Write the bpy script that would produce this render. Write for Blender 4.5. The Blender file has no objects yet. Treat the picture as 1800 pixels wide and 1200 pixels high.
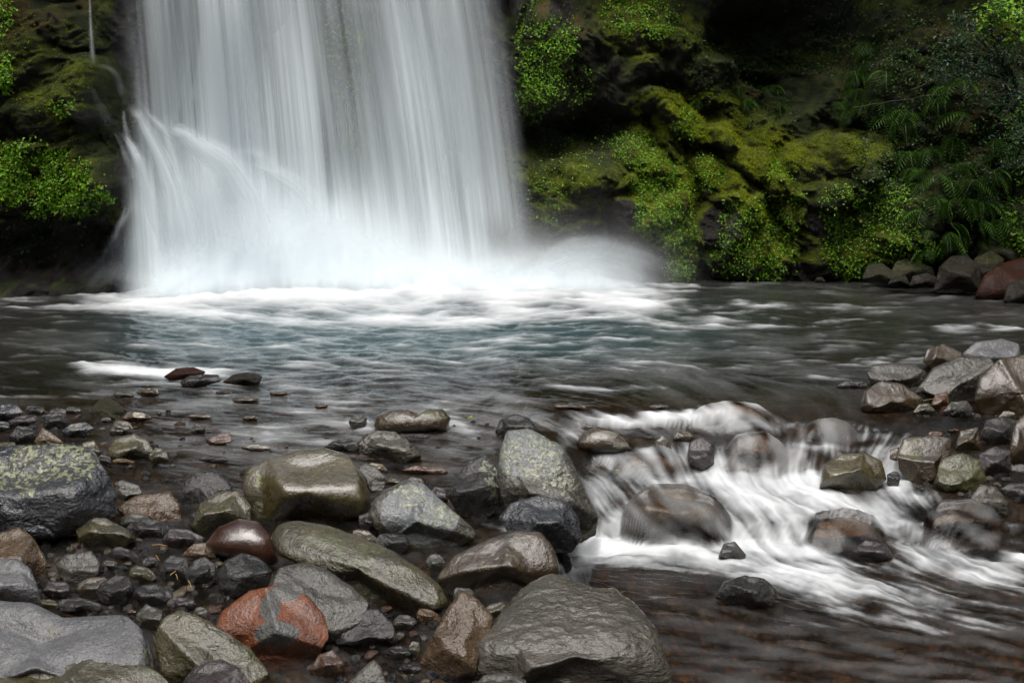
import bpy, math, random
import numpy as np
from mathutils import Vector, Matrix

random.seed(7)
rng = np.random.default_rng(7)
S = bpy.context.scene
R = math.radians

# ------------------------------------------------------------------ camera
CAM_H = 1.5
F = 1900.0                       # focal length in photo pixels (1800 wide)
PITCH = math.atan(270.0 / F)     # eye level sits at photo row 330
cam_d = bpy.data.cameras.new("camera")
cam = bpy.data.objects.new("camera", cam_d)
S.collection.objects.link(cam)
cam.location = (0, 0, CAM_H)
cam.rotation_euler = (math.pi / 2 - PITCH, 0, 0)
cam_d.sensor_width = 36.0
cam_d.lens = 36.0 * F / 1800.0
cam_d.clip_start = 0.05
cam_d.clip_end = 500.0
S.camera = cam

# ------------------------------------------------------------------ world, sun, exposure
SUN_EL, SUN_AZ = 68.0, 192.0     # compass azimuth, camera looks to 0 (+Y)
w = bpy.data.worlds.new("World")
S.world = w
w.use_nodes = True
nt = w.node_tree
bg = nt.nodes["Background"]
sky = nt.nodes.new("ShaderNodeTexSky")
sky.sky_type = 'NISHITA'
sky.sun_disc = False
sky.sun_elevation = R(SUN_EL)
sky.sun_rotation = R(SUN_AZ)
sky.air_density = 1.0
sky.dust_density = 6.0
sky.ozone_density = 1.0
hs = nt.nodes.new("ShaderNodeHueSaturation")
hs.inputs["Saturation"].default_value = 0.6
nt.links.new(sky.outputs[0], hs.inputs["Color"])
nt.links.new(hs.outputs[0], bg.inputs[0])
bg.inputs[1].default_value = 0.05

sun_d = bpy.data.lights.new("sun", 'SUN')
sun_d.energy = 1.5
sun_d.angle = R(46)
sun_d.color = (1.0, 0.965, 0.925)
sun = bpy.data.objects.new("sun", sun_d)
S.collection.objects.link(sun)
az, el = R(SUN_AZ), R(SUN_EL)
sdir = Vector((math.sin(az) * math.cos(el), math.cos(az) * math.cos(el), math.sin(el)))
sun.rotation_euler = sdir.to_track_quat('Z', 'Y').to_euler()
sun.location = (0, 0, 30)

S.view_settings.view_transform = 'Standard'
S.view_settings.look = 'None'
S.view_settings.gamma = 1.0
S.view_settings.exposure = 1.34
S.render.engine = 'CYCLES'
cy = S.cycles
cy.max_bounces = 6
cy.diffuse_bounces = 3
cy.glossy_bounces = 3
cy.transmission_bounces = 4
cy.transparent_max_bounces = 24
cy.volume_bounces = 1
cy.caustics_reflective = False
cy.caustics_refractive = False
cy.use_denoising = True
try:
    cy.denoiser = 'OPENIMAGEDENOISE'
except Exception:
    pass
cy.sample_clamp_indirect = 4.0

# ------------------------------------------------------------------ projection helpers
SP, CP = math.sin(PITCH), math.cos(PITCH)


def ray(px, py):
    px = np.asarray(px, float); py = np.asarray(py, float)
    xx = (px - 900.0) / F
    yy = (py - 600.0) / F
    return np.stack([xx + 0 * yy, CP - yy * SP + 0 * xx, -SP - yy * CP + 0 * xx], -1)


def on_z(px, py, z):
    d = ray(px, py)
    t = (np.asarray(z) - CAM_H) / d[..., 2]
    return d * t[..., None] + np.array([0, 0, CAM_H])


def at_y(px, py, Y):
    d = ray(px, py)
    t = np.asarray(Y, float) / d[..., 1]
    return d * t[..., None] + np.array([0, 0, CAM_H])


def at_depth(px, py, dep):
    d = ray(px, py)
    return d * np.asarray(dep)[..., None] + np.array([0, 0, CAM_H])


def depth_of(P):
    P = np.asarray(P)
    return P[..., 1] * CP - (P[..., 2] - CAM_H) * SP


def project(P):
    P = np.asarray(P)
    dz = P[..., 2] - CAM_H
    dep = P[..., 1] * CP - dz * SP
    up = P[..., 1] * SP + dz * CP
    return 900 + F * P[..., 0] / dep, 600 - F * up / dep


def sstep(a, b, x):
    t = np.clip((x - a) / (b - a), 0, 1)
    return t * t * (3 - 2 * t)


# ------------------------------------------------------------------ numpy noise
T3 = rng.random((64, 64, 64)).astype(np.float32)
T2 = rng.random((256, 256)).astype(np.float32)


def n3(P):
    P = np.asarray(P, np.float32)
    i = np.floor(P).astype(np.int64)
    f = P - i
    f = f * f * (3 - 2 * f)
    i &= 63
    j = (i + 1) & 63
    x0, y0, z0 = i[..., 0], i[..., 1], i[..., 2]
    x1, y1, z1 = j[..., 0], j[..., 1], j[..., 2]
    fx, fy, fz = f[..., 0], f[..., 1], f[..., 2]
    a = T3[x0, y0, z0] * (1 - fx) + T3[x1, y0, z0] * fx
    b = T3[x0, y1, z0] * (1 - fx) + T3[x1, y1, z0] * fx
    c = T3[x0, y0, z1] * (1 - fx) + T3[x1, y0, z1] * fx
    d = T3[x0, y1, z1] * (1 - fx) + T3[x1, y1, z1] * fx
    return (a * (1 - fy) + b * fy) * (1 - fz) + (c * (1 - fy) + d * fy) * fz


def fbm3(P, octv=4, gain=0.5, ridge=False):
    P = np.asarray(P, np.float32)
    s = 0; a = 1; tot = 0
    for o in range(octv):
        v = n3(P * (2.03 ** o) + 13.7 * o)
        if ridge:
            v = 1 - np.abs(2 * v - 1)
        s = s + a * v; tot += a; a *= gain
    return s / tot


def n2(x, y):
    ix = np.floor(x).astype(np.int64); iy = np.floor(y).astype(np.int64)
    fx = x - ix; fy = y - iy
    fx = fx * fx * (3 - 2 * fx); fy = fy * fy * (3 - 2 * fy)
    x0 = ix & 255; y0 = iy & 255; x1 = (x0 + 1) & 255; y1 = (y0 + 1) & 255
    return (T2[x0, y0] * (1 - fx) + T2[x1, y0] * fx) * (1 - fy) + (T2[x0, y1] * (1 - fx) + T2[x1, y1] * fx) * fy


def fbm2(x, y, octv=4, gain=0.5):
    s = 0; a = 1; tot = 0
    for o in range(octv):
        s = s + a * n2(x * 2.03 ** o + 17.3 * o, y * 2.03 ** o + 9.1 * o); tot += a; a *= gain
    return s / tot


# ------------------------------------------------------------------ mesh helpers
COL = S.collection


def make_mesh(name, V, Fc, attrs=None, smooth=True):
    """V: Nx3, Fc: MxK int array (K = 3 or 4)."""
    V = np.asarray(V, np.float32); Fc = np.asarray(Fc, np.int32)
    me = bpy.data.meshes.new(name)
    me.vertices.add(len(V))
    me.vertices.foreach_set("co", V.ravel())
    m, k = Fc.shape
    me.loops.add(m * k)
    me.loops.foreach_set("vertex_index", Fc.ravel())
    me.polygons.add(m)
    me.polygons.foreach_set("loop_start", np.arange(0, m * k, k, dtype=np.int32))
    me.polygons.foreach_set("loop_total", np.full(m, k, np.int32))
    me.update(calc_edges=True)
    me.polygons.foreach_set("use_smooth", np.full(m, smooth, bool))
    if attrs:
        for an, av in attrs.items():
            a = me.attributes.new(an, 'FLOAT', 'POINT')
            a.data.foreach_set("value", np.ascontiguousarray(av, np.float32).ravel())
    me.update()
    return me


def add_obj(name, me, mat=None, parent=None, loc=None):
    o = bpy.data.objects.new(name, me)
    COL.objects.link(o)
    if mat is not None and not me.materials:
        me.materials.append(mat)
    if parent is not None:
        o.parent = parent
    if loc is not None:
        o.location = loc
    return o


def tag(o, label=None, cat=None, group=None, kind=None):
    if label: o["label"] = label
    if cat: o["category"] = cat
    if group: o["group"] = group
    if kind: o["kind"] = kind
    return o


def grid_faces(r, c):
    i = np.arange(r * c).reshape(r, c)
    return np.stack([i[:-1, :-1], i[:-1, 1:], i[1:, 1:], i[1:, :-1]], -1).reshape(-1, 4)


# ------------------------------------------------------------------ node helpers
class NT:
    def __init__(self, name):
        self.m = bpy.data.materials.new(name)
        self.m.use_nodes = True
        self.t = self.m.node_tree
        self.t.nodes.clear()
        self.out = self.t.nodes.new("ShaderNodeOutputMaterial")

    def n(self, typ, ins=None, **kw):
        nd = self.t.nodes.new(typ)
        for k, v in kw.items():
            setattr(nd, k, v)
        for k, v in (ins or {}).items():
            s = nd.inputs[k]
            if isinstance(v, bpy.types.NodeSocket):
                self.t.links.new(v, s)
            else:
                s.default_value = v
        return nd

    def math(self, op, a, b=0.0, clamp=False):
        nd = self.n("ShaderNodeMath", {0: a, 1: b}, operation=op)
        nd.use_clamp = clamp
        return nd.outputs[0]

    def mr(self, v, a, b, c=0.0, d=1.0, smooth=True):
        nd = self.n("ShaderNodeMapRange", {"Value": v, "From Min": a, "From Max": b, "To Min": c, "To Max": d})
        nd.interpolation_type = 'SMOOTHSTEP' if smooth else 'LINEAR'
        return nd.outputs[0]

    def mix(self, f, a, b):
        nd = self.n("ShaderNodeMix", data_type='RGBA')
        for idx, v in ((0, f), (6, a), (7, b)):
            s = nd.inputs[idx]
            if isinstance(v, bpy.types.NodeSocket):
                self.t.links.new(v, s)
            elif idx:
                s.default_value = (*v, 1.0)
            else:
                s.default_value = v
        return nd.outputs[2]

    def noise(self, vec, scale, detail=4.0, rough=0.55, dist=0.0):
        nd = self.n("ShaderNodeTexNoise", {"Vector": vec, "Scale": scale, "Detail": detail, "Roughness": rough, "Distortion": dist})
        return nd.outputs[0]

    def attr(self, name):
        return self.n("ShaderNodeAttribute", attribute_name=name).outputs["Fac"]

    def objco(self):
        return self.n("ShaderNodeTexCoord").outputs["Object"]

    def surf(self, sh):
        self.t.links.new(sh, self.out.inputs["Surface"])
        return self.m


def rock_mat(name, c1, c2, c3, rough=(0.22, 0.5), bump=0.5, bscale=34.0, lich=(0.24, 0.26, 0.17), tint=(0.12, 0.12, 0.11), pits=0.4, streak=1.0, coat=1.0, spec=0.5):
    k = NT(name)
    co = k.objco()
    rnd = k.n("ShaderNodeObjectInfo").outputs["Random"]
    off = k.n("ShaderNodeVectorMath", {0: co}, operation='ADD')
    cmb = k.n("ShaderNodeCombineXYZ", {0: k.math('MULTIPLY', rnd, 37.0), 1: k.math('MULTIPLY', rnd, 11.0), 2: 0.0})
    k.t.links.new(cmb.outputs[0], off.inputs[1])
    co = off.outputs[0]
    if streak != 1.0:
        co2 = k.n("ShaderNodeMapping", {"Vector": co, "Scale": (1.0, 1.0, streak), "Rotation": (0.4, 0.5, 0.3)}).outputs[0]
    else:
        co2 = co
    big = k.noise(co, 5.0, 5, 0.6, 0.4)
    med = k.noise(co2, 22.0, 6, 0.65)
    fine = k.noise(co2, 110.0, 4, 0.65)
    col = k.mix(k.mr(big, 0.38, 0.62), c1, c2)
    col = k.mix(k.mr(med, 0.52, 0.72), col, c3)
    speck = k.mr(fine, 0.3, 0.7, 0.50, 1.0, False)
    colm = k.n("ShaderNodeMix", data_type='RGBA', blend_type='MULTIPLY')
    colm.inputs[0].default_value = 1.0
    k.t.links.new(col, colm.inputs[6])
    k.t.links.new(speck, colm.inputs[7])
    col = colm.outputs[2]
    # second rock colour (bands, dry faces, painted wet sheen) where the stone carries it
    tn = k.math('ADD', k.attr("tint"), k.math('MULTIPLY', k.math('SUBTRACT', k.noise(co, 12.0, 6, 0.7), 0.5), 2.4))
    tm = k.mr(tn, 0.36, 0.64)
    tc = k.mix(k.mr(fine, 0.35, 0.65), tint, tuple(x * 0.72 for x in tint))
    col = k.mix(tm, col, tc)
    # lichen rosettes
    vor = k.n("ShaderNodeTexVoronoi", {"Vector": co, "Scale": 48.0, "Randomness": 1.0})
    ln = k.math('ADD', k.math('MULTIPLY', k.attr("lichen"), 0.62), k.math('MULTIPLY', k.math('SUBTRACT', k.noise(co, 30.0, 6, 0.72), 0.5), 3.0))
    ln = k.math('SUBTRACT', ln, k.math('MULTIPLY', vor.outputs["Distance"], 0.45))
    lm = k.math('MULTIPLY', k.mr(ln, 0.34, 0.42), k.mr(k.attr("lichen"), 0.02, 0.25))
    lc = k.mix(k.mr(k.noise(co, 55.0, 4, .7), 0.35, 0.65), lich, tuple(x * 0.42 for x in lich))
    col = k.mix(lm, col, lc)
    # green algae film
    am = k.math('MULTIPLY', k.mr(k.math('ADD', k.math('MULTIPLY', k.attr("algae"), .7), k.math('MULTIPLY', k.math('SUBTRACT', med, 0.5), 2.6)), 0.45, 0.85), k.mr(k.attr("algae"), 0.05, 0.5))
    col = k.mix(k.math('MULTIPLY', am, 0.75), col, (0.06, 0.066, 0.018))
    ro = k.mr(k.noise(co, 14.0, 5, 0.65), 0.35, 0.65, rough[0] * 0.75, rough[1] * 0.85, False)
    ro = k.math('ADD', ro, k.math('MULTIPLY', lm, 0.35), True)
    h = k.math('ADD', k.math('MULTIPLY', k.noise(co2, bscale, 8, 0.6), 1.0), k.math('MULTIPLY', k.noise(co2, bscale * 3.6, 5, 0.6), 0.38))
    pv = k.n("ShaderNodeTexVoronoi", {"Vector": co, "Scale": bscale * 1.7, "Randomness": 1.0})
    h = k.math('ADD', h, k.math('MULTIPLY', k.mr(pv.outputs["Distance"], 0.0, 0.35), 0.22 * pits))
    h = k.math('ADD', h, k.math('MULTIPLY', lm, 0.18))
    bp = k.n("ShaderNodeBump", {"Height": h, "Strength": min(1.0, bump * 1.25), "Distance": 0.035})
    bp2 = k.n("ShaderNodeBump", {"Height": h, "Strength": min(1.0, bump * 0.6), "Distance": 0.02})
    p = k.n("ShaderNodeBsdfPrincipled", {"Base Color": col, "Roughness": ro, "Normal": bp.outputs[0], "IOR": 1.5, "Specular IOR Level": spec, "Coat Weight": coat, "Coat Roughness": 0.11, "Coat IOR": 1.5, "Coat Normal": bp2.outputs[0]})
    return k.surf(p.outputs[0])


M = {}
M['slate'] = rock_mat("slate_stone", (0.0321, 0.0303, 0.0222), (0.0532, 0.0485, 0.0331), (0.0188, 0.0169, 0.0130), bump=0.6, coat=0.75)
M['blue'] = rock_mat("blue_grey_stone", (0.0113, 0.0149, 0.0207), (0.0186, 0.0224, 0.0297), (0.0053, 0.0074, 0.0103), rough=(0.2, 0.42), bump=0.9, bscale=20, lich=(0.27, 0.29, 0.16))
M['warm'] = rock_mat("warm_grey_stone", (0.0585, 0.0475, 0.0177), (0.0932, 0.0781, 0.0326), (0.0341, 0.0261, 0.0075), bump=0.35, lich=(0.26, 0.28, 0.16), tint=(0.08, 0.07, 0.045))
M['olive'] = rock_mat("olive_grey_stone", (0.0371, 0.0303, 0.0058), (0.0647, 0.0534, 0.0116), (0.0222, 0.0176, 0.0030), bump=0.6, lich=(0.26, 0.30, 0.12))
M['brown'] = rock_mat("brown_stone", (0.036, 0.024, 0.0105), (0.062, 0.041, 0.018), (0.018, 0.012, 0.006), rough=(0.12, 0.32), bump=0.4, coat=.85, tint=(0.16, 0.15, 0.12))
M['dark'] = rock_mat("dark_wet_stone", (0.0080, 0.0072, 0.0048), (0.0149, 0.0121, 0.0079), (0.0048, 0.0038, 0.0034), rough=(0.16, 0.4), bump=0.75, coat=0.75)
M['maroon'] = rock_mat("maroon_stone", (0.0405, 0.0158, 0.0090), (0.0504, 0.0215, 0.0124), (0.0314, 0.0127, 0.0074), rough=(0.3, 0.45), bump=0.16, bscale=60, pits=0.8)
M['red'] = rock_mat("rust_red_stone", (0.19, 0.050, 0.010), (0.125, 0.035, 0.009), (0.065, 0.021, 0.008), rough=(0.25, 0.5), bump=0.5, coat=.5, tint=(0.075, 0.075, 0.07))
M['rust'] = rock_mat("red_brown_stone", (0.085, 0.034, 0.012), (0.060, 0.026, 0.010), (0.032, 0.015, 0.007), rough=(0.18, 0.4), bump=0.5, coat=.7)
M['mustard'] = rock_mat("mustard_stone", (0.0519, 0.0253, 0.0034), (0.0349, 0.0169, 0.0034), (0.0664, 0.0460, 0.0034), rough=(0.15, 0.35), bump=0.4, tint=(0.24, 0.22, 0.16))
M['pale'] = rock_mat("pale_stone", (0.1368, 0.1049, 0.0525), (0.0974, 0.0762, 0.0364), (0.0588, 0.0414, 0.0208), bump=0.5)
M['lich'] = rock_mat("lichen_stone", (0.0434, 0.0416, 0.0283), (0.0655, 0.0613, 0.0407), (0.0242, 0.0218, 0.0136), bump=0.6, lich=(0.29, 0.31, 0.22), tint=(0.15, 0.165, 0.17), coat=0.75)
M['tan'] = rock_mat("tan_stone", (0.0754, 0.0372, 0.0052), (0.0967, 0.0529, 0.0118), (0.0432, 0.0196, 0.0030), rough=(0.18, 0.4), bump=0.7)
M['rough'] = rock_mat("rough_grey_stone", (0.052, 0.044, 0.028), (0.075, 0.065, 0.044), (0.026, 0.021, 0.012), rough=(0.14, 0.4), bump=0.85, bscale=15, streak=2.4, coat=.95)
M['slab'] = rock_mat("slab_stone", (0.095, 0.097, 0.103), (0.14, 0.142, 0.148), (0.055, 0.056, 0.06), rough=(0.3, 0.55), bump=0.55, bscale=28, coat=0.50)
M['purple'] = rock_mat("purple_stone", (0.0174, 0.0100, 0.0100), (0.0266, 0.0153, 0.0143), (0.0105, 0.0061, 0.0055), rough=(0.15, 0.38), bump=0.6, coat=0.75)
M['deepred'] = rock_mat("deep_red_stone", (0.0382, 0.0101, 0.0034), (0.0273, 0.0088, 0.0038), (0.0181, 0.0062, 0.0036), rough=(0.3, 0.55), bump=0.6, coat=0.08, spec=0.15)
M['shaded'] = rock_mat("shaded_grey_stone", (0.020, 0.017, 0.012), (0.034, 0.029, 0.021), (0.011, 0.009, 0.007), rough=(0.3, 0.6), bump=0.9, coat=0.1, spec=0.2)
M['mossrock'] = rock_mat("mossy_stone", (0.0180, 0.0185, 0.0034), (0.0281, 0.0276, 0.0034), (0.0123, 0.0096, 0.0034), rough=(0.5, 0.8), bump=0.9, coat=0.0)

# ------------------------------------------------------------------ water levels
def Yz(py, z):
    return float(on_z(900, py, np.float64(z))[1])


_r = [(480, 0), (715, 0), (742, -.035), (756, -.085), (796, -.13), (832, -.235), (890, -.27), (915, -.31), (950, -.41), (1000, -.43), (1200, -.46), (1400, -.48)]
_l = [(480, 0), (715, 0), (800, -.03), (900, -.09), (960, -.14), (1100, -.23), (1230, -.31), (1450, -.36)]
RY = np.array([Yz(a, b) for a, b in _r][::-1]); RZ = np.array([b for a, b in _r][::-1])
LY = np.array([Yz(a, b) for a, b in _l][::-1]); LZ = np.array([b for a, b in _l][::-1])
_bx = [(900, 720), (985, 780), (1045, 880), (1020, 950), (985, 1010), (1120, 1080), (1180, 1190), (1190, 1400)]
BW = np.array([on_z(a, b, np.float64(-.2))[:2] for a, b in _bx][::-1])


def level(X, Y):
    X = np.asarray(X, float); Y = np.asarray(Y, float)
    wob = 0.16 * (n2(X * 2.1 + 3.3, X * 0 + 5.5) - 0.5) + 0.10 * (n2(X * 6 + 1, Y * 2) - 0.5)
    zr = np.interp(Y + wob * sstep(7.6, 7.0, Y), RY, RZ)
    zl = np.interp(Y, LY, LZ)
    xb = np.interp(Y, BW[:, 1], BW[:, 0])
    b = sstep(-0.12, 0.06, X - xb)
    return zl * (1 - b) + zr * b


def ground_pt(px, py):
    """first meeting of the sight line with the water/bank level"""
    z = 0.0
    for _ in range(14):
        p = on_z(px, py, np.float64(z))
        z = 0.5 * z + 0.5 * float(level(p[0], p[1]))
    return on_z(px, py, np.float64(z))


# ------------------------------------------------------------------ river bed
def make_bed():
    r, c = 820, 960
    ys = 2.6 + (20.0 - 2.6) * (np.linspace(0, 1, r) ** 1.9)
    t = np.linspace(-1, 1, c)
    Y = np.repeat(ys[:, None], c, 1)
    X = t[None, :] * (Y * 0.70 + 1.0)
    dep = 0.075 + 0.75 * sstep(8.0, 12.5, Y) * sstep(-9, -3.5, X) + 0.22 * sstep(0.3, 0.9, X - np.interp(Y, BW[:, 1], BW[:, 0])) * sstep(8.0, 6.8, Y)
    dep = dep + 0.10 * sstep(7.2, 8.4, Y)
    P3 = np.stack([X, Y, X * 0], -1)
    lum = 0.09 * (fbm3(P3 * 3.0, 3) - 0.5) + 0.05 * (fbm3(P3 * 9.0, 3) - 0.5)

    def cells(fr, sd):
        """rounded stones: distance to the nearest jittered cell centre, and that cell's number"""
        u = X * fr + 3 * n2(X * 2 + sd, Y * 2); v = Y * fr * 1.15 + sd
        iu, iv = np.floor(u).astype(np.int64), np.floor(v).astype(np.int64)
        best = np.full(X.shape, 9.0); idn = np.zeros(X.shape)
        for a_ in (-1, 0, 1):
            for b_ in (-1, 0, 1):
                ju, jv = (iu + a_) & 255, (iv + b_) & 255
                cx_ = iu + a_ + .15 + .7 * T2[ju, jv]; cy_ = iv + b_ + .15 + .7 * T2[jv, (ju + 91) & 255]
                d = (u - cx_) ** 2 + (v - cy_) ** 2
                idn = np.where(d < best, T2[(ju + 37) & 255, (jv + 53) & 255], idn); best = np.minimum(best, d)
        return np.sqrt(best), idn

    d1, i1 = cells(13.0, 5.0); d2, i2 = cells(30.0, 60.0)
    s1 = np.sqrt(np.clip(1 - (d1 / .62) ** 2, 0, 1)); s2 = np.sqrt(np.clip(1 - (d2 / .62) ** 2, 0, 1))
    big_ = (i1 > .45)
    h1 = s1 * .030 * (.4 + i1) * big_; h2 = s2 * .012 * (.4 + i2)
    peb = np.maximum(h1, h2)
    pid = np.where(h1 > h2, i1 * 7.31 % 1, i2)
    Z = level(X, Y) - dep + lum + peb
    rb = np.stack([X, Y, Z], -1).reshape(-1, 3)
    me = make_mesh("riverbed", rb, grid_faces(r, c), {"pid": pid, "gap": np.clip(peb / .012, 0, 1)})
    k = NT("riverbed_gravel")
    co = k.objco()
    ramp = k.n("ShaderNodeValToRGB", {0: k.attr("pid")})
    cr = ramp.color_ramp
    cols = [(0.0, (0.012, 0.011, 0.010)), (0.3, (0.035, 0.030, 0.022)), (0.5, (0.06, 0.028, 0.016)), (0.62, (0.024, 0.022, 0.018)), (0.8, (0.055, 0.048, 0.036)), (0.93, (0.10, 0.048, 0.024)), (1.0, (0.12, 0.108, 0.085))]
    while len(cr.elements) < len(cols):
        cr.elements.new(0.5)
    for e, (p, cc) in zip(cr.elements, cols):
        e.position = p; e.color = (*cc, 1)
    col = k.mix(k.mr(k.noise(co, 60.0, 4), .3, .7, 0, .45), ramp.outputs[0], (0.02, 0.017, 0.013))
    col = k.mix(k.attr("gap"), (0.010, 0.008, 0.006), col)
    bp = k.n("ShaderNodeBump", {"Height": k.noise(co, 70.0, 5, .6), "Strength": 0.5, "Distance": 0.01})
    p = k.n("ShaderNodeBsdfPrincipled", {"Base Color": col, "Roughness": 0.26, "Specular IOR Level": 0.25, "Normal": bp.outputs[0]})
    o = add_obj("riverbed", me, k.surf(p.outputs[0]))
    tag(o, kind="structure")


make_bed()

# ------------------------------------------------------------------ cliff
CX = np.array([-16, -12, -9.5, -8.2, -7.2, -6.3, -5.75, -5.3, -4.6, -3.5, 0.0, 0.6, 2.0, 3.5, 4.7, 5.6, 6.4, 7.1, 7.8, 9.2, 12, 16], float)
CYb = np.array([4, 9, 12.6, 14.2, 15.0, 15.4, 15.8, 16.6, 17.5, 18.0, 18.3, 18.2, 18.1, 18.1, 18.1, 17.8, 17.2, 16.6, 15.9, 13.6, 9, 4], float)


def P17(px, py, Y=17.4):
    p = at_y(px, py, Y)
    return p[0], p[2]


# (px, py, rx, ry, amount m, y of the face it sits on)
BUMPS = [
    (1222, 205, 100, 30, .95, 17.4, 33), (1188, 232, 60, 24, .75, 17.4, 72), (1135, 262, 90, 40, .4, 17.5, 30), (1335, 282, 95, 32, .85, 17.3, 45), (1290, 330, 80, 34, .6, 17.3, 42), (1390, 350, 60, 30, .5, 17.3, 60),
    (1120, 330, 105, 80, .7, 17.4), (1180, 430, 62, 95, .85, 17.4), (1150, 370, 80, 80, .6, 17.4),
    (1000, 330, 85, 50, .45, 17.6), (985, 390, 75, 38, .5, 17.6), (1060, 300, 70, 40, .5, 17.6), (1090, 400, 60, 55, .55, 17.6), (1030, 425, 60, 30, .5, 17.5),
    (1265, 340, 85, 100, .5, 17.3), (1345, 430, 72, 95, .85, 17.3), (1290, 420, 60, 90, .6, 17.3), (1340, 310, 60, 60, .5, 17.3),
    (1465, 300, 75, 70, 1.0, 17.2), (1520, 270, 60, 50, .7, 17.1), (1520, 400, 110, 95, .7, 17.0), (1440, 400, 60, 80, .3, 17.2),
    (1620, 340, 110, 130, .6, 16.6), (1690, 400, 90, 110, .5, 16.3), (1560, 450, 70, 45, .5, 16.8),
    (955, 110, 55, 105, .5, 17.8), (1140, 60, 90, 75, .5, 17.6), (1110, 150, 75, 55, .45, 17.6), (1040, 90, 60, 60, .3, 17.6),
    (1300, 130, 95, 55, .35, 17.5), (1240, 90, 60, 60, .4, 17.5), (1050, 215, 75, 35, -.45, 17.8), (985, 235, 85, 45, -.55, 17.8),
    (1410, 50, 150, 90, -.8, 17.4), (1380, 150, 90, 50, -.5, 17.4), (1700, 140, 140, 110, .5, 16.5), (1560, 160, 100, 60, .3, 16.8),
    (60, 130, 120, 150, .5, 15.2), (85, 310, 130, 70, .65, 15.1), (90, 450, 170, 60, -.55, 15.2), (185, 165, 40, 60, .8, 16.0),
    (225, 265, 55, 75, .6, 16.3), (280, 390, 80, 120, .5, 16.8), (20, 60, 50, 90, .4, 15.0), (140, 40, 60, 50, .35, 15.5), (95, 200, 60, 50, .25, 15.2),
]
BARE = [(1095, 375, 34, 26), (985, 386, 22, 8), (1065, 405, 34, 14), (1270, 400, 40, 40), (985, 20, 22, 40), (235, 280, 30, 70), (285, 420, 70, 90), (1430, 40, 80, 55), (100, 450, 180, 60), (1450, 390, 30, 30), (900, 400, 40, 60), (225, 60, 30, 60)]
LUSH_LIT = [(1215, 205, 120, 55, 1.0), (1335, 285, 110, 70, .95), (1290, 350, 110, 90, .85), (1160, 340, 90, 110, .75), (1470, 262, 100, 40, .55), (1010, 330, 100, 50, .45), (1010, 395, 70, 30, .5), (1130, 40, 90, 60, .55), (1230, 60, 60, 40, .5), (1370, 430, 70, 80, .6), (1530, 440, 90, 60, .45), (1600, 480, 60, 20, .6), (40, 290, 120, 60, .5), (20, 60, 40, 80, .45), (130, 190, 50, 70, .4), (70, 130, 60, 60, .3), (130, 420, 60, 30, .35), (1760, 60, 60, 60, .35)]  # lush moss zones, with light and shade partly painted into the moss colour
cliff_data = {}


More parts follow.
